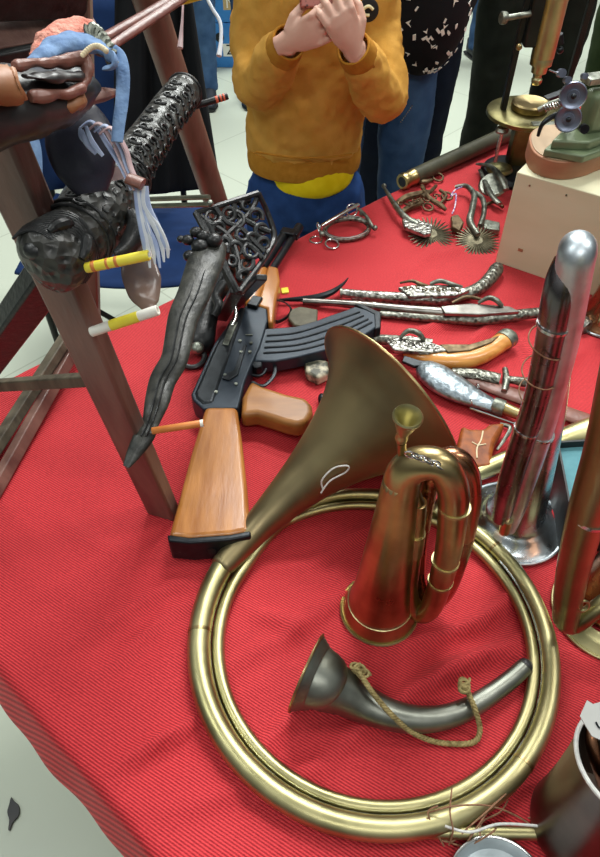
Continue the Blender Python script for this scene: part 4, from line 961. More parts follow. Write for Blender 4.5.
# ------------------------------------------------------------------ wooden rack on the left with leather goods
def rack():
    foot = P(172, 512); foot.z = TZ
    t = thing('wooden_rack', 'dark wooden trestle rack standing on the left side of the red cloth', 'rack', foot)
    def zfix(p_, z): return Vector((p_.x, p_.y, z))
    # wide front post, chamfered
    a = P(164, 512, TZ+.001); top = DZ(-12, 120, .50); d = (top-a)
    b = MB(); b.beam(a, a+d*1.22, .044, .022, (-.35, -1, .3)); b.build('front_post', 'post_wood', t, bevel=.004, seg=2)
    # pale peg hole
    q = DZ(118, 387, .735); MB().ball(q, (.0022, .0022, .0032)).build('peg', 'stitch', t)
    # rear post
    r0 = P(246, 292, TZ+.001); r1 = DZ(182, 100, .93); d = (r1-r0)
    MB().tube([r0, r0+d*1.9], [.020, .0185], 18, up=(0, 1, 0)).build('rear_post', 'post_wood_red', t)
    # tall back upright and its left hand twin carry the beams, rails and braces
    u0 = P(93, 332, TZ); u1 = DZ(80, -60, .92); l0 = P(-75, 425, TZ); l1 = DZ(-110, -40, .80)
    MB().beam(u0, u0+(u1-u0)*1.05, .026, .022, (0, -1, .2)).build('upright', 'post_wood_red', t, bevel=.003)
    MB().beam(l0, l0+(l1-l0)*1.05, .030, .022, (0, -1, .2)).build('upright', 'post_wood', t, bevel=.003)
    def onU(y): return u0+(u1-u0)*min(1.0, max(0.0, (332-y)/392))
    def hitU(x, y):
        best = min((abs((lambda q: 428.5-F_PX*((q.y*math.sin(PITCH)-(CAM_H-q.z)*math.cos(PITCH))/(q.y*math.cos(PITCH)+(CAM_H-q.z)*math.sin(PITCH))))(u0+(u1-u0)*f/60)-y), f) for f in range(61))
        return u0+(u1-u0)*best[1]/60
    MB().beam(P(-35, 495, TZ+.006), hitU(90, 296), .016, .022, (1, -1, .4)).build('cross_brace', 'grey_wood', t, bevel=.002)
    MB().beam(P(-14, 505, TZ+.006), hitU(90, 312)+Vector((0, -.02, 0)), .020, .018, (1, -1, .4)).build('cross_brace', 'post_wood', t, bevel=.002)
    MB().beam(P(-70, 440, TZ+.010), DZ(74, 238, .66), .040, .028, (1, -1, .4)).build('cross_brace', 'black_wood', t, bevel=.004)
    # rails
    MB().beam(l0+(l1-l0)*.10, DZ(96, 379, .80), .012, .016, (0, 0, 1)).build('rail', 'grey_wood', t, bevel=.002)
    rb = DZ(209, 197, .925); ra = hitU(90, 196)
    for dz in (0, -.011):
        MB().cyl(ra+Vector((0, -.012, dz)), rb+Vector((0, 0, dz)), .0035, n=12).build('metal_rail', 'grey_metal', t)
    MB().ball(rb+Vector((.002, -.010, -.004)), .005).build('screw', 'iron', t)
    # upper beams from upright to upright
    def onL(f): return l0+(l1-l0)*f
    MB().beam(onL(.93), hitU(90, -2), .035, .034, (0, -.5, 1)).build('top_beam', 'black_wood', t, bevel=.003)
    MB().beam(onL(.80), hitU(90, 40), .030, .030, (0, -.5, 1)).build('top_beam', 'black_wood', t, bevel=.003)
    MB().beam(onL(.86)+Vector((0, .03, 0)), hitU(90, 20)+Vector((0, .03, 0)), .08, .012, (0, -.7, .7)).build('back_board', 'post_wood', t, bevel=.002)
    MB().beam(a+(top-a)*1.2, u0+(u1-u0)*1.03, .034, .026, (0, 0, 1)).build('top_beam', 'post_wood', t, bevel=.003)
    MB().beam(r0+(r1-r0)*1.85, u0+(u1-u0)*1.03, .026, .026, (0, 0, 1)).build('top_beam', 'post_wood_red', t, bevel=.003)
rack()

def carved_log():
    a, c = DZ(38, 262, .55), DZ(186, 88, .80)
    t = thing('carved_club', 'big carved black wooden club with a knobbed animal head lying across the rack', 'carving', a)
    rows = [tuple(DZ(34, 268, .54))+(.012,), tuple(DZ(42, 262, .545))+(.0265,), tuple(DZ(56, 254, .555))+(.0305,), tuple(DZ(72, 240, .57))+(.0275,), tuple(DZ(84, 228, .58))+(.030,), tuple(DZ(102, 208, .60))+(.0335,),
            tuple(DZ(118, 186, .63))+(.026,), tuple(DZ(132, 164, .66))+(.0225,), tuple(DZ(150, 138, .70))+(.0205,), tuple(DZ(170, 110, .75))+(.0205,), tuple(DZ(184, 92, .785))+(.0195,), tuple(DZ(188, 88, .795))+(.0150,)]
    tapered('shaft', 'carved', t, rows, 30)
    def at(f):
        k = f*(len(rows)-1); i = min(int(k), len(rows)-2); g = k-i
        p_ = Vector(rows[i][:3]).lerp(Vector(rows[i+1][:3]), g); r = rows[i][3]*(1-g)+rows[i+1][3]*g; return p_, r
    ax = (c-a).normalized(); x, y, z = basis(ax)
    # facing directions towards viewer
    vd = (Vector((0, 0, CAM_H))-a).normalized(); u = (vd-ax*vd.dot(ax)).normalized(); w = ax.cross(u)
    # ridged mane on the head
    for k in range(14):
        p_, r = at(.095+k*.012); b = MB(); pts = []
        for j in range(13):
            an = -1.5+3.0*j/12; pts.append(p_ + (u*math.cos(an)+w*math.sin(an))*(r*1.01) + ax*(.003*math.sin(j*.7+k*.4)-.003*abs(j-6)/6))
        b.tube(pts, .0012, 6); b.build('mane_ridge', 'black_wood', t)
    # brow, muzzle, ears
    p_, r = at(.22); 
    for s, q in ((1, .0), (-1, .0)):
        b = MB(); tubes4(b, [tuple(p_+u*r*.9+w*s*.006)+(.003,), tuple(p_+u*r*.98+w*s*.010-ax*.006)+(.0055,), tuple(p_+u*r*.92+w*s*.014-ax*.014)+(.005,), tuple(p_+u*r*.8+w*s*.015-ax*.020)+(.003,)], 10); b.build('brow', 'black_wood', t)
    b = MB(); p_, r = at(.42); tubes4(b, [tuple(p_+u*r*.9+w*.020)+(.005,), tuple(p_+u*r*1.0+w*.030-ax*.012)+(.009,), tuple(p_+u*r*.7+w*.034-ax*.028)+(.008,), tuple(p_+u*r*.5+w*.030-ax*.040)+(.003,)], 12); b.build('ear', 'black_wood', t)
    b = MB(); p_, r = at(.06); b.ball(p_+u*r*.5-w*.008, (.011, .009, .008)); b.build('nose', 'black_wood', t)
    for k, f in enumerate((.30, .335, .56, .585, .92)):
        p_, r = at(f); MB().ring(p_, r*1.03, .0018, ax, n=36).build('carved_ring', 'black_wood', t)
    # scrolls in relief
    rnd = random.Random(2)
    for k in range(60):
        f = .34+.55*(k//3)/20; p_, r = at(f); a0 = (-.75, 0.0, .75)[k % 3]+rnd.uniform(-.2, .2); b = MB(); pts = []
        for j in range(12):
            th = j*.62*(1 if k % 3 else -1); rad = .0070*(1-j/13); an = a0+rad*math.cos(th)/r
            pts.append(p_+ax*(rad*math.sin(th))+(u*math.cos(an)+w*math.sin(an))*(r+.0008))
        b.tube(pts, [.0016*(1-j/18) for j in range(12)], 6); b.build('relief_scroll', 'black_wood', t)
carved_log()

def stick(name, a, c, r, m, label, bands=()):
    t = thing(name, label, 'stick', a)
    ax = c-a; L = ax.length
    MB().lathe([(0, 0), (r*.9, 0), (r, .0008), (r, L-.0008), (r*.9, L), (r*.6, L), (r*.5, L-.004), (0, L-.004)], a, ax, 18).build('stick_body', m, t)
    for f0, f1, bm in bands:
        MB().lathe([(r*1.0, L*f0), (r*1.05, L*f0+.0003), (r*1.05, L*f1-.0003), (r*1.0, L*f1)], a, ax, 18).build('printed_band', bm, t)
stick('paper_stick', DZ(86, 268, .545), DZ(149, 255, .535), .0042, 'yellow', 'yellow rolled paper stick pushed in beside the carved black head', ((.10, .16, 'orange_paper'), (.33, .37, 'orange_paper'), (.47, .52, 'orange_paper')))
stick('paper_stick', DZ(91, 332, .655), DZ(158, 310, .64), .0050, 'white_paper', 'white and yellow paper stick sticking out of the front post', ((.30, .72, 'yellow'),))
stick('paper_stick', DZ(152, 431, .79), DZ(204, 423, .79), .0043, 'orange_paper', 'orange stick between the wavy black sheath and the rifle stock', ((.93, .99, 'white_paper'),))
stick('paper_stick', DZ(166, 115, .80), DZ(228, 96, .80), .0038, 'black_plastic', 'black stick with orange printed bands behind the end of the carved club', ((.87, .90, 'red_stripe'), (.92, .95, 'red_stripe'), (.80, .84, 'red_stripe')))

def wavy_sheath():
    t = thing('wavy_sheath', 'long wavy black wooden dagger sheath leaning from the rifle towards the rack foot', 'sheath', DZ(130, 466, .80))
    rows = [(126, 467, .79, .004), (133, 455, .795, .0085), (144, 436, .80, .0125), (150, 424, .81, .0105), (157, 402, .82, .0150), (163, 380, .84, .0168), (174, 360, .85, .0172), (179, 338, .87, .0185), (184, 316, .89, .0205), (194, 294, .91, .0225), (201, 274, .93, .0240), (207, 258, .95, .0255), (212, 244, .97, .0215)]
    pts = [tuple(DZ(x, y, d))+(r,) for x, y, d, r in rows]
    q = spl(pts, 6); b = MB(); b.tube([a[:3] for a in q], [a[3] for a in q], 20, up=(0, -.5, .8), ry=.45); b.build('sheath_body', 'sheath', t)
    for off in (-.006, .004):
        p2 = [tuple(DZ(x+off*800*(.3+r*25), y, d-.009-(r*.15))) for x, y, d, r in rows[2:-1]]
        MB().tube(spl(p2, 6), .0013, 6).build('edge_bead', 'black_wood', t)
    # flower knob at the throat
    for i, (x, y, r) in enumerate(((200, 246, .013), (188, 240, .009), (181, 239, .006), (196, 232, .009), (190, 256, .010), (203, 236, .010), (214, 240, .012))):
        MB().ball(DZ(x, y, .95), (r, r*.9, r*.8)).build('petal', 'black_wood', t)
wavy_sheath()

def hilt_stand():
    t = thing('curved_hilt', 'black curved wooden hilt with a grey knob between the wavy sheath and rifle', 'hilt', P(196, 352, TZ))
    b = MB(); tubes4(b, [tuple(P(193, 352, .765))+(.012,), tuple(P(200, 342, .775))+(.024,), tuple(P(206, 322, .79))+(.020,), tuple(P(212, 300, .805))+(.018,), tuple(P(222, 284, .82))+(.017,), tuple(P(228, 270, .83))+(.012,)], 20); b.build('grip', 'black_wood', t)
    MB().ball(P(197, 348, .800), (.012, .012, .010)).build('knob', 'iron', t)
    b = MB(); tubes4(b, [tuple(P(214, 316, .815))+(.006,), tuple(P(219, 306, .825))+(.009,), tuple(P(216, 296, .83))+(.008,), tuple(P(222, 286, .835))+(.010,), tuple(P(230, 280, .84))+(.005,)], 12); b.build('hooked_head', 'black_wood', t)
    MB().ring(P(192, 356, .764), .022, .005, (.1, -.4, 1), n=28).build('base_ring', 'black_wood', t)
hilt_stand()

def openwork():
    # square pierced carving standing upright, leaning back
    o = DZ(196, 213, 1.06); ux = DZ(258, 193, 1.10)-o; dn = DZ(238, 293, 1.03)-o
    X = ux.normalized(); wdt = ux.length; Dn = (dn-X*dn.dot(X)*.0); hgt = Dn.length; Yd = Dn.normalized(); N = X.cross(Yd).normalized()
    def q(u, v, h=0): return o+X*(u*wdt)+Yd*(v*hgt)+N*h + X*(.26*v*wdt)*0
    t = thing('pierced_carving', 'square pierced black carving with scrolls standing behind the rifle receiver', 'carving', q(.5, 1))
    er = .0048
    tr, br = q(1, 0), DZ(274, 236, 1.13)
    b = MB(); b.tube([q(0, 0), q(1, 0)], er, 8); b.build('top_bar', 'black_wood', t)
    b = MB(); b.tube([q(0, 0), q(0, 1)], er*1.25, 8); b.build('side_bar', 'black_wood', t)
    b = MB(); tubes4(b, [tuple(q(1, 0))+(er,), tuple(DZ(267, 212, 1.12))+(er,), tuple(br)+(er*1.2,), tuple(DZ(268, 252, 1.11))+(er*1.1,), tuple(DZ(256, 270, 1.08))+(er,), tuple(q(0.02, 1))+(er*1.1,)], 8); b.build('side_bar', 'black_wood', t)
    def S(x, y, h=0): 
        dd = 1.06 + (x-196)/80*.06 - (y-200)/90*.03
        return DZ(x, y, dd-h)
    k = 0
    curls = [(212, 217, 8, 1), (228, 214, 7, -1), (219, 229, 7, 1), (236, 221, 9, 1), (247, 206, 6, -1), (242, 234, 7, 1), (224, 243, 6, -1), (236, 250, 8, 1), (252, 251, 8, -1), (246, 264, 7, 1), (255, 216, 7, -1), (262, 230, 7, 1), (264, 244, 6, 1), (232, 262, 5, 1), (243, 277, 6, -1), (208, 205+22, 5, -1), (252, 238, 5, 1), (238, 206, 5, 1)]
    for x, y, r, s in curls:
        b = MB(); pts = []
        for j in range(18):
            th = s*j*.52+k; rr = 1.12*r*(1-j/22); pts.append(tuple(S(x+rr*math.cos(th), y+rr*math.sin(th), .004*math.sin(j*.4))))
        b.tube(pts, [.0045*(1-j/30) for j in range(18)], 8); b.build('scroll', 'black_wood', t); k += 1.3
    for c in (((200, 216), (215, 226), (228, 236), (236, 252), (240, 280)), ((215, 208), (226, 222), (240, 228), (252, 240), (264, 252)), ((258, 196), (250, 212), (236, 226), (222, 240), (218, 250)), ((232, 201), (240, 216), (256, 226), (270, 232)), ((218, 252), (234, 242), (250, 246), (262, 258))):
        MB().tube(spl([tuple(S(x, y)) for x, y in c], 6), .0050, 8).build('vine', 'black_wood', t)
    b = MB(); b.tube([S(207, 222), S(236, 296, -.0)], .007, 8); b.build('inner_bar', 'black_wood', t)
    # polished backing strip at lower edge and prop leg to the table
    b = MB(); b.beam(q(.0, .97), P(222, 318, TZ+.01), .02, .012, N); b.build('prop_leg', 'black_wood', t, bevel=.002)
    b = MB(); b.beam(q(.42, .93), P(236, 305, TZ+.01), .018, .010, N); b.build('prop_leg', 'black_wood', t, bevel=.002)
openwork()

def leather_goods():
    # large dark leather tube with tan folded rim
    t = thing('leather_holster', 'dark leather holster with a tan folded rim lying over the top left of the rack', 'holster', DZ(40, 90, .46))
    def D(x, y, d, r): return tuple(DZ(x, y, d))+(r,)
    b = MB(); tubes4(b, [D(-70, 130, .40, .034), D(-20, 112, .42, .033), D(20, 102, .44, .030), D(50, 96, .46, .026), D(72, 90, .47, .021), D(84, 86, .48, .016)], 26, ry=.7); b.build('holster_body', 'leather_dark', t, sub=1, disp=(.010, .035))
    b = MB(); tubes4(b, [D(-60, 88, .38, .016), D(-15, 86, .39, .0155), D(8, 85, .40, .0145), D(15, 84, .402, .013)], 22, caps=False, ry=.65); b.build('rolled_cuff', 'leather_tan', t, solid=.003, disp=(.008, .03))
    b = MB(); tubes4(b, [D(14, 66, .40, .003), D(40, 63, .42, .004), D(66, 62, .44, .0035), D(84, 60, .45, .0045), D(88, 70, .45, .004), D(86, 82, .45, .004), D(76, 90, .44, .004), D(50, 96, .42, .0035), D(30, 98, .41, .003)], 10); b.build('folded_lip', 'leather_brown', t, sub=1, disp=(.008, .012))
    b = MB(); tubes4(b, [D(24, 76, .405, .003), D(46, 77, .42, .008), D(66, 76, .44, .009), D(80, 74, .45, .005)], 16, ry=.4); b.build('inner_fold', 'leather_dark', t, sub=1, disp=(.008, .015))
    b = MB(); tubes4(b, [D(44, 112, .43, .004), D(58, 106, .44, .009), D(72, 100, .45, .0095), D(80, 94, .455, .006)], 14, ry=.6); b.build('tan_flap', 'leather_tan', t, sub=1, disp=(.010, .015))
    b = MB(); tubes4(b, [D(84, 100, .47, .006), D(98, 95, .48, .008), D(110, 93, .49, .0055), D(117, 92, .495, .003)], 12, ry=.6); b.build('strap_tip', 'leather_brown', t)
    for i in range(13):
        a = i/12; b = MB(); x0, y0 = 82+24*a, 56-10*math.sin(a*2.6)
        b.ball(DZ(x0, y0, .445), (.0019, .0017, .0019)); b.build('stitch_knot', 'stitch', t)
    # fleece
    b = MB(); tubes4(b, [D(36, 58, .50, .006), D(48, 45, .51, .011), D(62, 36, .52, .014), D(78, 31, .53, .0145), D(90, 31, .54, .011), D(97, 34, .545, .006)], 18, ry=.6); 
    tag(b.build('fleece_strip', 'suede_pink', disp=(.006, .01)), 'pink and white fleece strip behind the blue suede on the holster', 'fleece')
    t = thing('suede_band', 'pale blue suede band draped over the holster with a long hanging strip', 'band', DZ(100, 80, .47))
    b = MB(); tubes4(b, [D(30, 62, .46, .004), D(48, 52, .47, .010), D(66, 45, .48, .0135), D(84, 43, .485, .0130), D(100, 46, .485, .009), D(112, 52, .485, .007)], 16, ry=.5); b.build('band', 'suede_blue', t, sub=1, disp=(.006, .012))
    b = MB(); tubes4(b, [D(112, 50, .485, .0045), D(120, 58, .485, .0048), D(123, 76, .485, .0050), D(122, 100, .485, .0048), D(119, 122, .485, .0046), D(117, 142, .485, .0042)], 12, up=(0, -1, .6), ry=.25); b.build('hanging_strip', 'suede_blue', t)
    b = MB(); tubes4(b, [D(106, 68, .48, .004), D(114, 66, .475, .005), D(114, 58, .475, .005), D(106, 56, .48, .004)], 10, ry=.4); b.build('loop', 'suede_blue', t)
    # second blue strip low left
    b = MB(); tubes4(b, [D(20, 128, .70, .014), D(28, 150, .70, .014), D(31, 185, .70, .012)], 12, up=(0, -1, .6), ry=.15)
    tag(b.build('blue_strip', 'suede_blue'), 'faded blue cloth strip hanging behind the front post at far left', 'cloth strip')
    # braided straps to the upper right
    for i, (x0, y0, x1, y1, r, l) in enumerate(((96, 42, 196, -16, .0050, 'upper stitched red brown leather strap running off the top edge'), (100, 52, 205, -18, .0058, 'lower shiny red brown leather strap running off the top edge'))):
        t = thing('leather_strap', l, 'strap', DZ(x0, y0, .50))
        b = MB(); b.tube([DZ(x0, y0, .50), DZ((x0+x1)/2, (y0+y1)/2+1, .56), DZ(x1, y1, .62)], [r, r, r*1.1], 12, ry=.6); b.build('strap_body', 'leather_strap', t)
        for k in range(22):
            f = .05+.9*k/22; p_ = DZ(x0+(x1-x0)*f, y0+(y1-y0)*f - (1 if i else -1), .50+.12*f-.005)
            d_ = (DZ(x1, y1, .62)-DZ(x0, y0, .50)).normalized()
            b = MB(); b.tube([p_-d_*.0012, p_+d_*.0012], .0008 if i == 0 else .0006, 5); b.build('stitch', 'stitch', t)
    # coarse grey rope knotted at the strap end
    t = thing('rope_wrap', 'grey coarse twisted rope wound where the straps meet the holster', 'rope', DZ(104, 40, .49))
    for s in range(3):
        pts = []
        for i in range(50):
            f = i/49; c = Vector(DZ(90+24*f, 30+26*f*f+6*f, .485)); a = f*15+s*2.1; pts.append(c+Vector((math.cos(a)*.0032, math.sin(a)*.0018, math.sin(a)*.0030)))
        MB().tube(pts, .0024, 7).build('strand', 'iron', t)
    # thin coloured straps at the very top
    b = MB(); tubes4(b, [D(176, 4, .62, .002), D(195, -2, .62, .003), D(215, -8, .62, .003)], 8); tag(b.build('yellow_strap', 'yellow'), 'short yellow strap at the top beside the leather straps', 'strap')
    b = MB(); tubes4(b, [D(205, -6, .64, .0016), D(212, 8, .64, .0016), D(220, 22, .64, .0018), D(221, 40, .64, .0018), D(219, 56, .64, .0026)], 8); tag(b.build('white_cord', 'thong_white'), 'thin white cord hanging at the top in front of the blue cartons', 'cord')
    b = MB(); tubes4(b, [D(183, 4, .64, .0010), D(182, 24, .64, .0014), D(180, 48, .64, .0028)], 8); tag(b.build('grey_thong', 'thong_pink'), 'thin grey thong hanging from the straps before the black coat', 'thong')
    # navy leather flap
    b = MB(); tubes4(b, [D(72, 112, .53, .020), D(78, 130, .53, .026), D(82, 152, .535, .027), D(88, 174, .54, .022), D(92, 192, .545, .012)], 22, ry=.3)
    tag(b.build('leather_flap', 'leather_navy', disp=(.004, .03)), 'blue black leather flap hanging between the holster and carved club', 'leather flap')
    b = MB(); tubes4(b, [D(76, 184, .60, .004), D(84, 196, .61, .008), D(90, 204, .62, .006)], 10, ry=.5); 
    # horn leaf
    b = MB(); tubes4(b, [D(126, 208, .66, .006), D(132, 232, .66, .011), D(137, 256, .66, .0155), D(142, 280, .66, .0180), D(146, 298, .66, .014), D(148, 310, .66, .005)], 22, up=(.2, -1, .7), ry=.18)
    tag(b.build('horn_scoop', 'horn', disp=(.003, .02)), 'mottled blue brown horn scoop hanging below the white thongs', 'scoop')
    # chain beside the tassel
    t = thing('chain', 'small steel chain hanging beside the pale leather tassel', 'chain', DZ(118, 155, .52))
    pts = [DZ(114, 146, .51), DZ(120, 158, .52), DZ(126, 168, .53), DZ(130, 178, .54)]
    n = 10
    for i in range(n):
        f = (i+.5)/n; k = f*3; j = min(2, int(k)); p_ = pts[j].lerp(pts[j+1], k-j); d_ = (pts[j+1]-pts[j]).normalized()
        sd = (Vector((0, -1, .5)) if i % 2 else Vector((1, 0, .2))); sd = (sd-d_*sd.dot(d_)).normalized(); w = d_.cross(sd)
        MB().tube([p_+d_*(math.cos(2*PI*m/12)*.0034)+w*(math.sin(2*PI*m/12)*.0022) for m in range(12)], .0007, 6, closed=True, up=sd).build('link', 'steel', t)
    # tassel of thongs
    t = thing('leather_tassel', 'tassel of pink and white leather thongs hanging over the carved club', 'tassel', DZ(130, 180, .52))
    rnd = random.Random(11)
    ends = [(146, 262), (150, 268), (155, 264), (160, 268), (164, 262), (168, 258), (170, 250)]
    for i, (ex, ey) in enumerate(ends):
        mm = ('thong_blue', 'thong_white', 'thong_white')[i % 3]
        x0 = 136+i*1.6
        rows = [D(x0, 186, .52, .0022), D(x0+2+rnd.uniform(-2, 2), 206, .525, .0024), D((x0+ex)/2+rnd.uniform(-3, 3), 228, .53, .0023), D(ex-3+rnd.uniform(-2, 2), 246, .535, .0020), D(ex, ey, .54, .0009)]
        b = MB(); tubes4(b, rows, 8, ry=.45); b.build('thong', mm, t)
    for i, (x0, x1) in enumerate(((84, 132), (92, 135), (98, 138), (103, 141))):
        rows = [D(x0-4, 128+i*2, .505, .0014), D(x0+8, 122+i*2, .505, .0022), D(x0+22, 142+i*2, .51, .0028), D(x1-10, 168, .515, .0028), D(x1, 190, .52, .0025)]
        b = MB(); tubes4(b, rows, 8, ry=.45); b.build('thong', 'thong_pink' if i % 2 else 'thong_blue', t)
    for i, (a0, a1) in enumerate((((82, 130), (96, 154)), ((86, 126), (103, 156)), ((80, 128), (90, 146)))):
        b = MB(); tubes4(b, [D(a0[0], a0[1], .50, .0012), D((a0[0]+a1[0])/2-3, (a0[1]+a1[1])/2, .5, .0022), D(a1[0], a1[1], .505, .0014)], 8, ry=.45); b.build('thong', 'thong_blue', t)
    b = MB(); b.tube([DZ(128, 178, .515), DZ(143, 184, .515)], .0060, 12, ry=.6); b.build('knot', 'leather_brown', t)
    b = MB(); b.beam(DZ(102, 176, .56), DZ(126, 172, .56), .010, .003, (0, -1, .5)); tag(b.build('pink_label', 'thong_pink'), 'small pink strip of leather between the flap and the chain', 'strip')
leather_goods()
# ------------------------------------------------------------------ people
def limb(b, rows, n=16, ry=None, k=5, **kw):
    q = spl([tuple(a) for a in rows], k); b.tube([a[:3] for a in q], [a[3] for a in q], n, ry=ry, **kw)
def head(t, c, s=1.0, yaw=0.0, tilt=0.0, long_hair=False):
    """head centred at c, facing -Y turned by yaw, tilted down by tilt"""
    R = Matrix.Rotation(yaw, 3, 'Z') @ Matrix.Rotation(-tilt, 3, 'X')
    def V(x, y, z): return Vector(c) + R @ Vector((x*s, y*s, z*s))
    b = MB(); b.ball(V(0, .01, .03), (.074*s, .094*s, .088*s), 24, R); b.ball(V(0, -.02, -.035), (.056*s, .062*s, .068*s), 20, R); b.ball(V(0, -.055, -.085), (.024*s, .022*s, .02*s), 14, R)
    b.tube([V(0, .02, -.05), V(0, .035, -.15)], [.05*s, .052*s], 18)
    b.tube([V(0, -.082, .015), V(0, -.098, -.012), V(0, -.102, -.03), V(0, -.082, -.036)], [.008*s, .011*s, .015*s, .008*s], 12)
    for e_ in (-1, 1):
        b.ball(V(e_*.076, .012, -.005), (.010*s, .020*s, .030*s), 12, R); b.ball(V(e_*.036, -.062, -.03), (.022*s, .02*s, .024*s), 12, R)
    h = b.build('head', 'skin', t, remesh=.005*s, smooth=2)
    for e_ in (-1, 1):
        w = MB().ball(V(e_*.031, -.074, .004), (.0125*s, .009*s, .0085*s), 14, R).build('eye', 'eye_white', t)
        MB().ball(V(e_*.031, -.081, .004), (.0055*s, .0035*s, .0055*s), 12, R).build('iris', 'iris', w)
        b = MB(); b.tube([V(e_*.016, -.087, .022), V(e_*.032, -.088, .027), V(e_*.048, -.078, .022)], [.002*s, .003*s, .0015*s], 6); b.build('eyebrow', 'hair', t)
    b = MB(); b.tube([V(-.022, -.080, -.056), V(-.008, -.090, -.054), V(0, -.090, -.056), V(.008, -.090, -.054), V(.022, -.080, -.056)], [.001*s, .0045*s, .004*s, .0045*s, .001*s], 10); b.build('mouth', 'lip', t)
    b = MB(); b.ball(V(0, .022, .048), (.084*s, .100*s, .084*s), 22, R); b.ball(V(0, .06, 0), (.080*s, .065*s, .085*s), 18, R)
    if long_hair:
        for e_ in (-1, 1): b.tube([V(e_*.07, .03, .02), V(e_*.082, .03, -.08), V(e_*.08, .04, -.17)], [.03*s, .032*s, .02*s], 14)
        b.ball(V(0, .07, -.08), (.075*s, .045*s, .11*s), 16, R)
    o = b.build('hair', 'hair', t, remesh=.007*s, smooth=2, disp=(.006, .02))
    return h
def hand(b, w, d, n, s=1.0, curl=.9, side=1, spread=1.0):
    """hand mesh: wrist w, pointing d, palm normal n; side=+1 thumb on d x n side"""
    w = Vector(w); d = Vector(d).normalized(); n = Vector(n); n = (n-d*n.dot(d)).normalized(); x = d.cross(n)*side
    def L(a, c, e_): return w + x*a*s + d*c*s + n*e_*s
    b.tube([L(0, -.03, 0), L(0, .0, 0), L(0, .03, .0), L(0, .062, 0), L(0, .082, .002)], [.022*s, .024*s, .034*s, .038*s, .034*s], 18, up=n, ry=[.018*s, .016*s, .015*s, .013*s, .010*s])
    for i, (ox, ln) in enumerate(((.029, .066), (.010, .074), (-.010, .069), (-.028, .054))):
        p0 = (ox, .078-abs(ox-.005)*.12, 0); pts = [L(*p0)]; a = .25; seg = (ln*.45, ln*.32, ln*.25); c_, e_ = p0[1], 0
        for k, sg in enumerate(seg):
            a += curl*(.55 if k == 0 else .75); c_ += sg*math.cos(a); e_ += sg*math.sin(a); pts.append(L(ox*(1+.05*k)*spread, c_, e_))
        b.tube([L(ox*.9, .05, 0)]+pts, [.0095*s, .0098*s, .0090*s, .0082*s, .0060*s], 12)
    a = 1.0
    b.tube([L(.018, .012, .004), L(.040, .034, .012), L(.048, .058, .026), L(.040, .080, .040)], [.015*s, .0125*s, .0105*s, .0075*s], 12)
def shoe(t, p, yaw, s=1.0, m='shoe'):
    R = rz(yaw); b = MB()
    def V(x, y, z): return Vector(p)+R @ Vector((x*s, y*s, z*s))
    b.tube([V(0, .06, .045), V(0, .03, .05), V(0, -.05, .045), V(0, -.12, .032), V(0, -.17, .026), V(0, -.19, .022)], [.030*s, .038*s, .040*s, .043*s, .036*s, .018*s], 16, up=(0, 0, 1), ry=[.04*s, .045*s, .04*s, .028*s, .022*s, .014*s])
    b.tube([V(0, .03, .05), V(0, .03, .10)], [.038*s, .040*s], 14)
    o = b.build('shoe', m, t, remesh=.007, smooth=3)
    b = MB(); b.tube([V(0, .075, .010), V(0, -.05, .010), V(0, -.13, .010), V(0, -.195, .010)], [.036*s, .041*s, .045*s, .026*s], 14, up=(0, 0, 1), ry=[.009]*4); b.build('sole', 'thong_white' if m == 'shoe_x' else 'black_plastic', o)

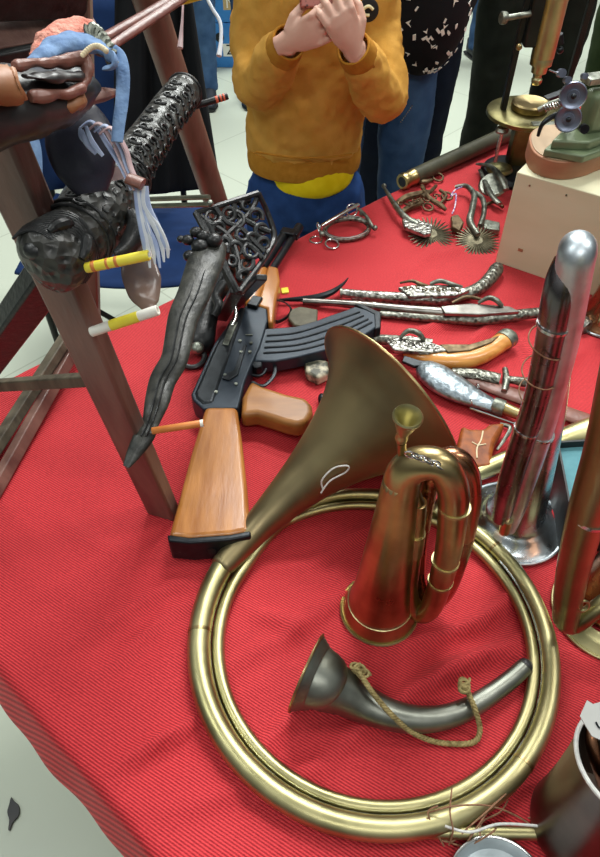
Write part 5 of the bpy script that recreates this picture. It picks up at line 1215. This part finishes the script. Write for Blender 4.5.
def person(label, x, y, yaw, Hh, top, bottom, arms=0, lean=0.0, long_hair=False, build=1.0, bent_arm=False):
    """standing figure, origin at the feet, facing -Y when yaw = 0"""
    t = thing('person', label, 'person', (x, y, 0))
    R = rz(yaw); k = Hh/1.7
    def V(a, b_, c): 
        f = max(0, c-.9)/.8*lean
        return Vector((x, y, 0)) + R @ Vector((a*k*build if abs(a) < .3 else a*k, (b_-f)*k, c*k))
    b = MB()
    for s_ in (-1, 1):
        limb(b, [tuple(V(s_*.095, .0, .96))+(.088*k,), tuple(V(s_*.10, -.01, .75))+(.082*k,), tuple(V(s_*.10, -.015, .52))+(.064*k,), tuple(V(s_*.105, .0, .35))+(.060*k,), tuple(V(s_*.108, .01, .16))+(.052*k,), tuple(V(s_*.11, .01, .05))+(.054*k,)])
    limb(b, [tuple(V(0, .0, .84))+(.14*k,), tuple(V(0, .0, .95))+(.16*k,), tuple(V(0, 0, 1.04))+(.148*k,)], 20, .66, up=R @ Vector((0, 1, 0)))
    b.build('trousers', bottom, t, remesh=.012, smooth=4, disp=(.014, .07))
    b = MB()
    limb(b, [tuple(V(0, 0, .94))+(.165*k,), tuple(V(0, 0, 1.08))+(.155*k,), tuple(V(0, -.005, 1.25))+(.178*k,), tuple(V(0, 0, 1.38))+(.185*k,), tuple(V(0, 0, 1.45))+(.10*k,), tuple(V(0, 0, 1.48))+(.065*k,)], 24, .66, up=R @ Vector((0, 1, 0)))
    hands = []
    for s_ in (-1, 1):
        if bent_arm: el, wr = V(s_*.25, .05, 1.12), V(s_*.17, -.06, .97)
        else: el, wr = V(s_*.25, .02, 1.12), V(s_*.27, -.05, .88)
        limb(b, [tuple(V(s_*.12, 0, 1.38))+(.07*k,), tuple(V(s_*.19, 0, 1.36))+(.066*k,), tuple(V(s_*.235, .01, 1.25))+(.055*k,), tuple(el)+(.048*k,), tuple(el.lerp(wr, .5))+(.043*k,), tuple(wr)+(.034*k,)])
        hands.append((wr, (wr-el).normalized(), s_))
    b.build('upper_clothing', top, t, remesh=.012, smooth=4, disp=(.014, .07))
    for wr, d, s_ in (() if bent_arm else hands):
        b = MB(); hand(b, wr+d*.02, d, R @ Vector((-s_, -.2, 0)), k*.95, .6, s_); b.build('hand', 'skin', t, remesh=.004, smooth=1)
    head(t, V(0, -.02, 1.60), k, yaw, .15, long_hair)
    for s_ in (-1, 1): shoe(t, V(s_*.11, .02, 0), yaw, k)
    return t, V, k

def child():
    X, Y = .020, 1.62
    t = thing('person', 'child in a mustard sweatshirt and blue trousers holding a phone behind the table', 'person', (X, Y+.02, 0))
    # trousers
    b = MB()
    for s_ in (-1, 1):
        limb(b, [(X-.005+s_*.066, Y+.01, .72, .078), (X-.005+s_*.076, Y+.005, .62, .082), (X+s_*.082, Y, .44, .070), (X+s_*.085, Y+.01, .28, .062), (X+s_*.085, Y+.02, .08, .060)])
    limb(b, [(X-.008, Y+.01, .62, .12), (X-.008, Y+.01, .70, .136), (X-.008, Y+.01, .76, .124), (X-.008, Y+.01, .80, .115)], 22, .72, up=(0, 1, 0))
    b.build('trousers', 'denim_blue', t, remesh=.010, smooth=3, disp=(.014, .05))
    for s_ in (-1, 1): shoe(t, (X+s_*.085, Y+.0, 0), 0, .9)
    # tee hem below the sweatshirt
    b = MB(); limb(b, [(X+.006, Y-.020, .724, .064), (X+.006, Y-.022, .733, .092), (X+.006, Y-.022, .750, .106), (X+.006, Y-.012, .79, .112)], 26, .72, up=(0, 1, 0)); b.build('tee_hem', 'tee', t, remesh=.006, smooth=2)
    # sweatshirt
    b = MB()
    limb(b, [(X-.010, Y, .800, .130), (X-.010, Y, .83, .138), (X-.008, Y, .90, .138), (X-.004, Y, 1.0, .140), (X, Y, 1.10, .146), (X, Y, 1.16, .140), (X, Y, 1.21, .10), (X, Y, 1.245, .07)], 30, .70, up=(0, 1, 0))
    E1, E2 = AY(257, 84, 1.55), AY(384, 97, 1.52)
    W1, W2 = AY(286, 46, 1.42), AY(356, 52, 1.41)
    for E, Wr, s_ in ((E1, W1, -1), (E2, W2, 1)):
        sx = X+.145 if s_ > 0 else X-.116
        limb(b, [(X+s_*.07, Y, 1.15, .056), (sx-s_*.02, Y-.002, 1.14, .056), (sx, Y-.01, 1.07, .053), tuple(E.lerp(Vector((sx, Y-.01, 1.07)), .35))+(.051,), tuple(E)+(.052,), tuple(E.lerp(Wr, .4)-Vector((0, 0, .012)))+(.049,), tuple(E.lerp(Wr, .8))+(.042,), tuple(E.lerp(Wr, .93))+(.036,)], 20)
    b.build('sweatshirt', 'mustard', t, remesh=.007, smooth=3, disp=(.016, .035))
    # ribbed hem band and cuffs
    b = MB(); limb(b, [(X-.010, Y, .764, .131), (X-.010, Y, .768, .136), (X-.010, Y, .790, .139), (X-.010, Y, .816, .136)], 40, .70, up=(0, 1, 0)); b.build('hem_band', 'mustard_rib', t)
    for E, Wr in ((E1, W1), (E2, W2)):
        d = (Wr-E).normalized(); b = MB(); b.tube([Wr-d*.035, Wr-d*.010, Wr+d*.016, Wr+d*.018], [.036, .0365, .033, .030], 28, caps=False); b.build('cuff', 'mustard_rib', t, solid=.004)
    # pocket seam and pouch
    b = MB(); b.tube(spl([tuple(AY(x, y, Y-.104)) for x, y in ((256, 152), (280, 156), (300, 158), (330, 157), (352, 154))], 6), .0022, 6); b.build('hem_seam', 'mustard_rib', t)
    # badge
    c = AY(368, 10, Y-.115)
    bd = MB().lathe([(0, 0), (.020, 0), (.021, .002), (.018, .004), (0, .004)], c, (0, -1, .1), 24).build('badge', 'patch_dark', t)
    b = MB(); b.tube(spl([tuple(c+Vector((math.cos(a)*.010, -.006, math.sin(a)*.008))) for a in (0.3, 1.5, 2.7, 4.0, 5.0)], 5), .003, 6); b.build('badge_motif', 'patch_cream', bd)
    # hands around the phone
    ph = AY(318, 0, 1.39)
    b1 = MB(); d1 = (AY(307, 18, 1.375)-W1).normalized(); hand(b1, AY(288, 42, 1.39), (.88, -.2, .42), (.2, .95, .1), .80, .62, 1, 1.15)
    b1.tube([W1+Vector((-.012, .02, -.02)), W1, AY(288, 42, 1.39)], [.026, .023, .021], 16)
    b1.build('hand', 'skin', t, remesh=.0026, smooth=1)
    b2 = MB(); tgt = AY(346, 22, 1.36); hand(b2, AY(353, 47, 1.385), (-.45, -.2, .85), (-.25, .95, .1), .84, .62, -1, 1.15)
    b2.tube([W2+Vector((.012, .02, -.02)), W2, AY(353, 47, 1.385)], [.026, .023, .021], 16)
    b2.build('hand', 'skin', t, remesh=.0026, smooth=1)
    head(t, (X, Y-.04, 1.375), .92, 0, .35)
    # phone, held: a thing of its own
    pt = thing('smartphone', 'phone in a dark red patterned case held up in both hands of the child', 'phone', ph)
    Rp = Matrix.Rotation(math.radians(-25), 3, 'X')
    MB().box(ph+Vector((.005, .018, .035)), (.076, .009, .105), Rp).build('case', 'phone_case', pt, bevel=.004, seg=3)
    MB().box(ph+Vector((.005, .0235, .037)), (.068, .002, .098), Rp).build('screen', 'gun_dark', pt)
child()

# adult in black coat and jeans, bending beside the child
t1, V1, k1 = person('person in a black coat and blue jeans right behind the child in mustard', .205, 1.98, .1, 1.62, 'black_cloth', 'denim', build=1.0, bent_arm=True)
b = MB(); 
for i in range(9):
    q_ = AY(412-1.4*i, 106+2.0*i, 1.86); b.ball(q_, .0022, 8)
b.build('zip', 'steel', t1)
# adult with printed bag
t2, V2, k2 = person('person in navy trousers carrying the black printed bag on one side', .345, 2.36, -.1, 1.66, 'navy_cloth', 'navy_cloth', long_hair=True, bent_arm=True, build=.9)
def printed_bag():
    c = AY(424, 22, 1.90)
    t = thing('printed_bag', 'round black bag printed with small white marks behind the child shoulder', 'bag', (c.x, c.y, c.z-.2))
    b = MB(); b.ball(c+Vector((.0, 0, .04)), (.110, .08, .165), 30); b.ball(c+Vector((-.05, .02, .10)), (.07, .07, .18), 24)
    b.build('bag_body', 'black_cloth', t, remesh=.008, smooth=2)
    rnd = random.Random(21); n = 0; cc = c+Vector((0, 0, .04))
    while n < 95:
        th = rnd.uniform(-1.35, 1.45); ph = rnd.uniform(-1.1, .9)
        nrm = Vector((math.sin(th)*math.cos(ph), -math.cos(th)*math.cos(ph), math.sin(ph)))
        p_ = cc+Vector((nrm.x*.1115, nrm.y*.0815, nrm.z*.1665)); nn_ = Vector((nrm.x/.1115, nrm.y/.0815, nrm.z/.1665)).normalized()
        x_, y_, z_ = basis(nn_); a = rnd.uniform(0, 6); u_ = x_*math.cos(a)+y_*math.sin(a); w_ = z_.cross(u_)
        s = rnd.uniform(.0055, .0085); b = MB()
        sh = rnd.choice(([(-1, -.3), (1, -.5), (.9, .3), (-.8, .5)], [(-1, -.9), (0, -.2), (1, -.8), (.2, .8)], [(-.5, -1), (.5, -.8), (.4, 1), (-.6, .7)], [(-1, 0), (-.2, -.5), (1, -.2), (.5, .6), (-.3, .4)]))
        m_ = len(sh); vs = [p_+u_*(a_*s)+w_*(c_*s)+z_*.0005 for a_, c_ in sh]+[p_+u_*(a_*s)+w_*(c_*s)+z_*.0022 for a_, c_ in sh]
        b.add(vs, [tuple(range(m_, 2*m_)), tuple(range(m_))[::-1]]+[(i, (i+1) % m_, m_+(i+1) % m_, m_+i) for i in range(m_)])
        b.build('printed_mark', 'white_paper', t); n += 1
    b = MB(); b.tube(spl([tuple(c+Vector(v)) for v in ((-.08, .0, .2), (-.05, .05, .36), (.02, .10, .42), (.08, .12, .3), (.08, .08, .15))], 6), .012, 10, ry=.4); b.build('shoulder_strap', 'black_cloth', t)
printed_bag()
person('person in jeans and dark shoes standing far back beyond the printed bag', 1.00, 4.62, .3, 1.72, 'navy_cloth', 'denim')
person('person in dark olive clothes standing directly behind the brass microscope', .80, 2.62, .1, 1.76, 'olive_cloth', 'olive_cloth', build=1.12, bent_arm=True)
person('person in dark green trousers at the far right edge of the hall', 1.33, 2.95, -.2, 1.72, 'black_cloth', 'green_cloth')
person('person in blue jeans standing beyond the table left of the child', -.40, 4.0, .1, 1.7, 'black_cloth', 'denim')

# ------------------------------------------------------------------ things on the floor behind
def camp_chair():
    c = Vector((-.47, 1.86, 0))
    t = thing('camp_chair', 'royal blue folding camp chair behind the table left of the child', 'chair', c)
    b = MB(); w = .27
    limb(b, [(c.x-w, c.y-.20, .46, .02), (c.x, c.y-.20, .44, .02), (c.x+w+.06, c.y-.20, .46, .02)], 10)
    vs = []; n = 12
    for j in range(n+1):
        for i in range(n+1):
            u = i/n*2-1; v = j/n; vs.append((c.x+u*(w+.05), c.y-.26+v*.46, .47-.05*(1-u*u)-.01*v))
    b2 = MB(); b2.add(vs, [(j*(n+1)+i, j*(n+1)+i+1, (j+1)*(n+1)+i+1, (j+1)*(n+1)+i) for j in range(n) for i in range(n)]); b2.build('seat', 'blue_canvas', t, solid=.008)
    vs = []
    for j in range(n+1):
        for i in range(n+1):
            u = i/n*2-1; v = j/n; vs.append((c.x-.13+u*w*.8, c.y+.20+.10*v+.03*(1-u*u), .47+v*.52))
    b2 = MB(); b2.add(vs, [(j*(n+1)+i, j*(n+1)+i+1, (j+1)*(n+1)+i+1, (j+1)*(n+1)+i) for j in range(n) for i in range(n)]); b2.build('backrest', 'blue_canvas', t, solid=.008)
    for s_ in (-1, 1):
        MB().cyl((c.x-.13+s_*w*.8, c.y+.18, 0.01), (c.x-.13+s_*w*.8, c.y+.31, 1.02), .010, n=12).build('back_leg', 'scope_dark', t)
        MB().cyl((c.x+s_*w, c.y-.25, 0.01), (c.x+s_*w, c.y-.25, .47), .010, n=12).build('front_leg', 'scope_dark', t)
        MB().cyl((c.x+s_*w, c.y-.26, 0.02), (c.x-s_*w, c.y-.26, .46), .008, n=12).build('cross_brace', 'scope_dark', t)
camp_chair()
def coat():
    c = Vector((-.33, 2.12, 0))
    # black coat hung over the chair back: folded sheet with a pointed corner
    n = 26; vs = []; fs = []
    A = [AY(132, -60, 2.10), AY(190, -60, 2.12)]
    pts = {}
    for j in range(n+1):
        v = j/n
        for i in range(n+1):
            u = i/n
            xl, yl = 118-8*v, -50+250*v; xr, yr = 186+36*v, -50+238*v
            x_ = xl+(xr-xl)*u; y_ = yl+(yr-yl)*u - 14*math.sin(u*PI)*v*0
            d = .02*math.sin(u*17+v*2)+.012*math.sin(u*31+1)
            vs.append(tuple(AY(x_, y_, 2.05-.12*v+d)))
    fs = [(j*(n+1)+i, j*(n+1)+i+1, (j+1)*(n+1)+i+1, (j+1)*(n+1)+i) for j in range(n) for i in range(n)]
    b = MB(); b.add(vs, fs)
    t = b.build('black_coat', 'black_cloth', solid=.012, sub=1)
    tag(t, 'long black coat hanging over the back of the blue camp chair', 'coat')
coat()
def cartons():
    p_ = P(208, 72, 0); c = Vector((p_.x-.02, p_.y+.25, 0))
    for i, (z, dx, l) in enumerate(((0, 0, 'lower blue printed carton on the floor behind the black coat'), (.25, .02, 'upper blue printed carton stacked on the lower one'), (.50, -.01, 'topmost blue carton of the far stack'))):
        t = thing('carton', l, 'carton', (c.x+dx, c.y, z))
        MB().box((c.x+dx, c.y, z+.123), (.46, .36, .246)).build('carton_body', 'blue_carton', t, bevel=.004)
        MB().box((c.x+dx, c.y, z+.2465), (.47, .05, .002)).build('tape', 'white_paper', t)
        MB().lathe([(0, 0), (.026, 0), (.026, .002), (0, .002)], (c.x+dx+.10, c.y-.181, z+.17), (0, -1, 0), 20).build('hand_hole', 'gun_dark', t)
        M4 = Matrix.Translation((c.x+dx+.16, c.y-.182, z+.10)) @ Matrix.Rotation(PI/2, 4, 'X')
        MB().box((c.x+dx+.16, c.y-.1805, z+.10), (.09, .001, .07)).build('print_patch', 'white_paper' if i == 0 else 'carton', t)
        text_mesh('Z' if i == 0 else 'N', .08, 'printed_letter', 'gun_dark' if i == 0 else 'white_paper', t, M4)
cartons()
def carton_left():
    p_ = P(52, 186, 0); c = Vector((p_.x, p_.y+.2, 0)); R3 = rz(.25)
    t = thing('carton', 'small brown carton on a blue crate on the floor seen through the rack', 'carton', (c.x, c.y, .12))
    MB().box((c.x, c.y, .12+.11), (.34, .28, .22), R3).build('carton_body', 'carton', t, bevel=.004)
    MB().box((c.x, c.y, .3405), (.345, .05, .002), R3).build('tape', 'stitch', t)
    for k in range(3): MB().box(Vector((c.x, c.y, .24))+R3 @ Vector((.02+.03*k, -.1412, 0)), (.012, .001, .03), R3).build('printed_mark', 'gun_dark', t)
    t = thing('blue_crate', 'low blue crate under the small brown carton', 'crate', (c.x, c.y, 0))
    b = MB(); b.box((c.x, c.y, .06), (.42, .34, .118), R3); b.build('crate_body', 'blue_canvas', t, bevel=.01)
    for s_ in (-1, 1): MB().box(Vector((c.x, c.y, .09))+R3 @ Vector((s_*.14, -.1705, 0)), (.05, .002, .02), R3).build('slot', 'gun_dark', t)
carton_left()
for o in bpy.data.objects:
    if '_o' in o: del o['_o']
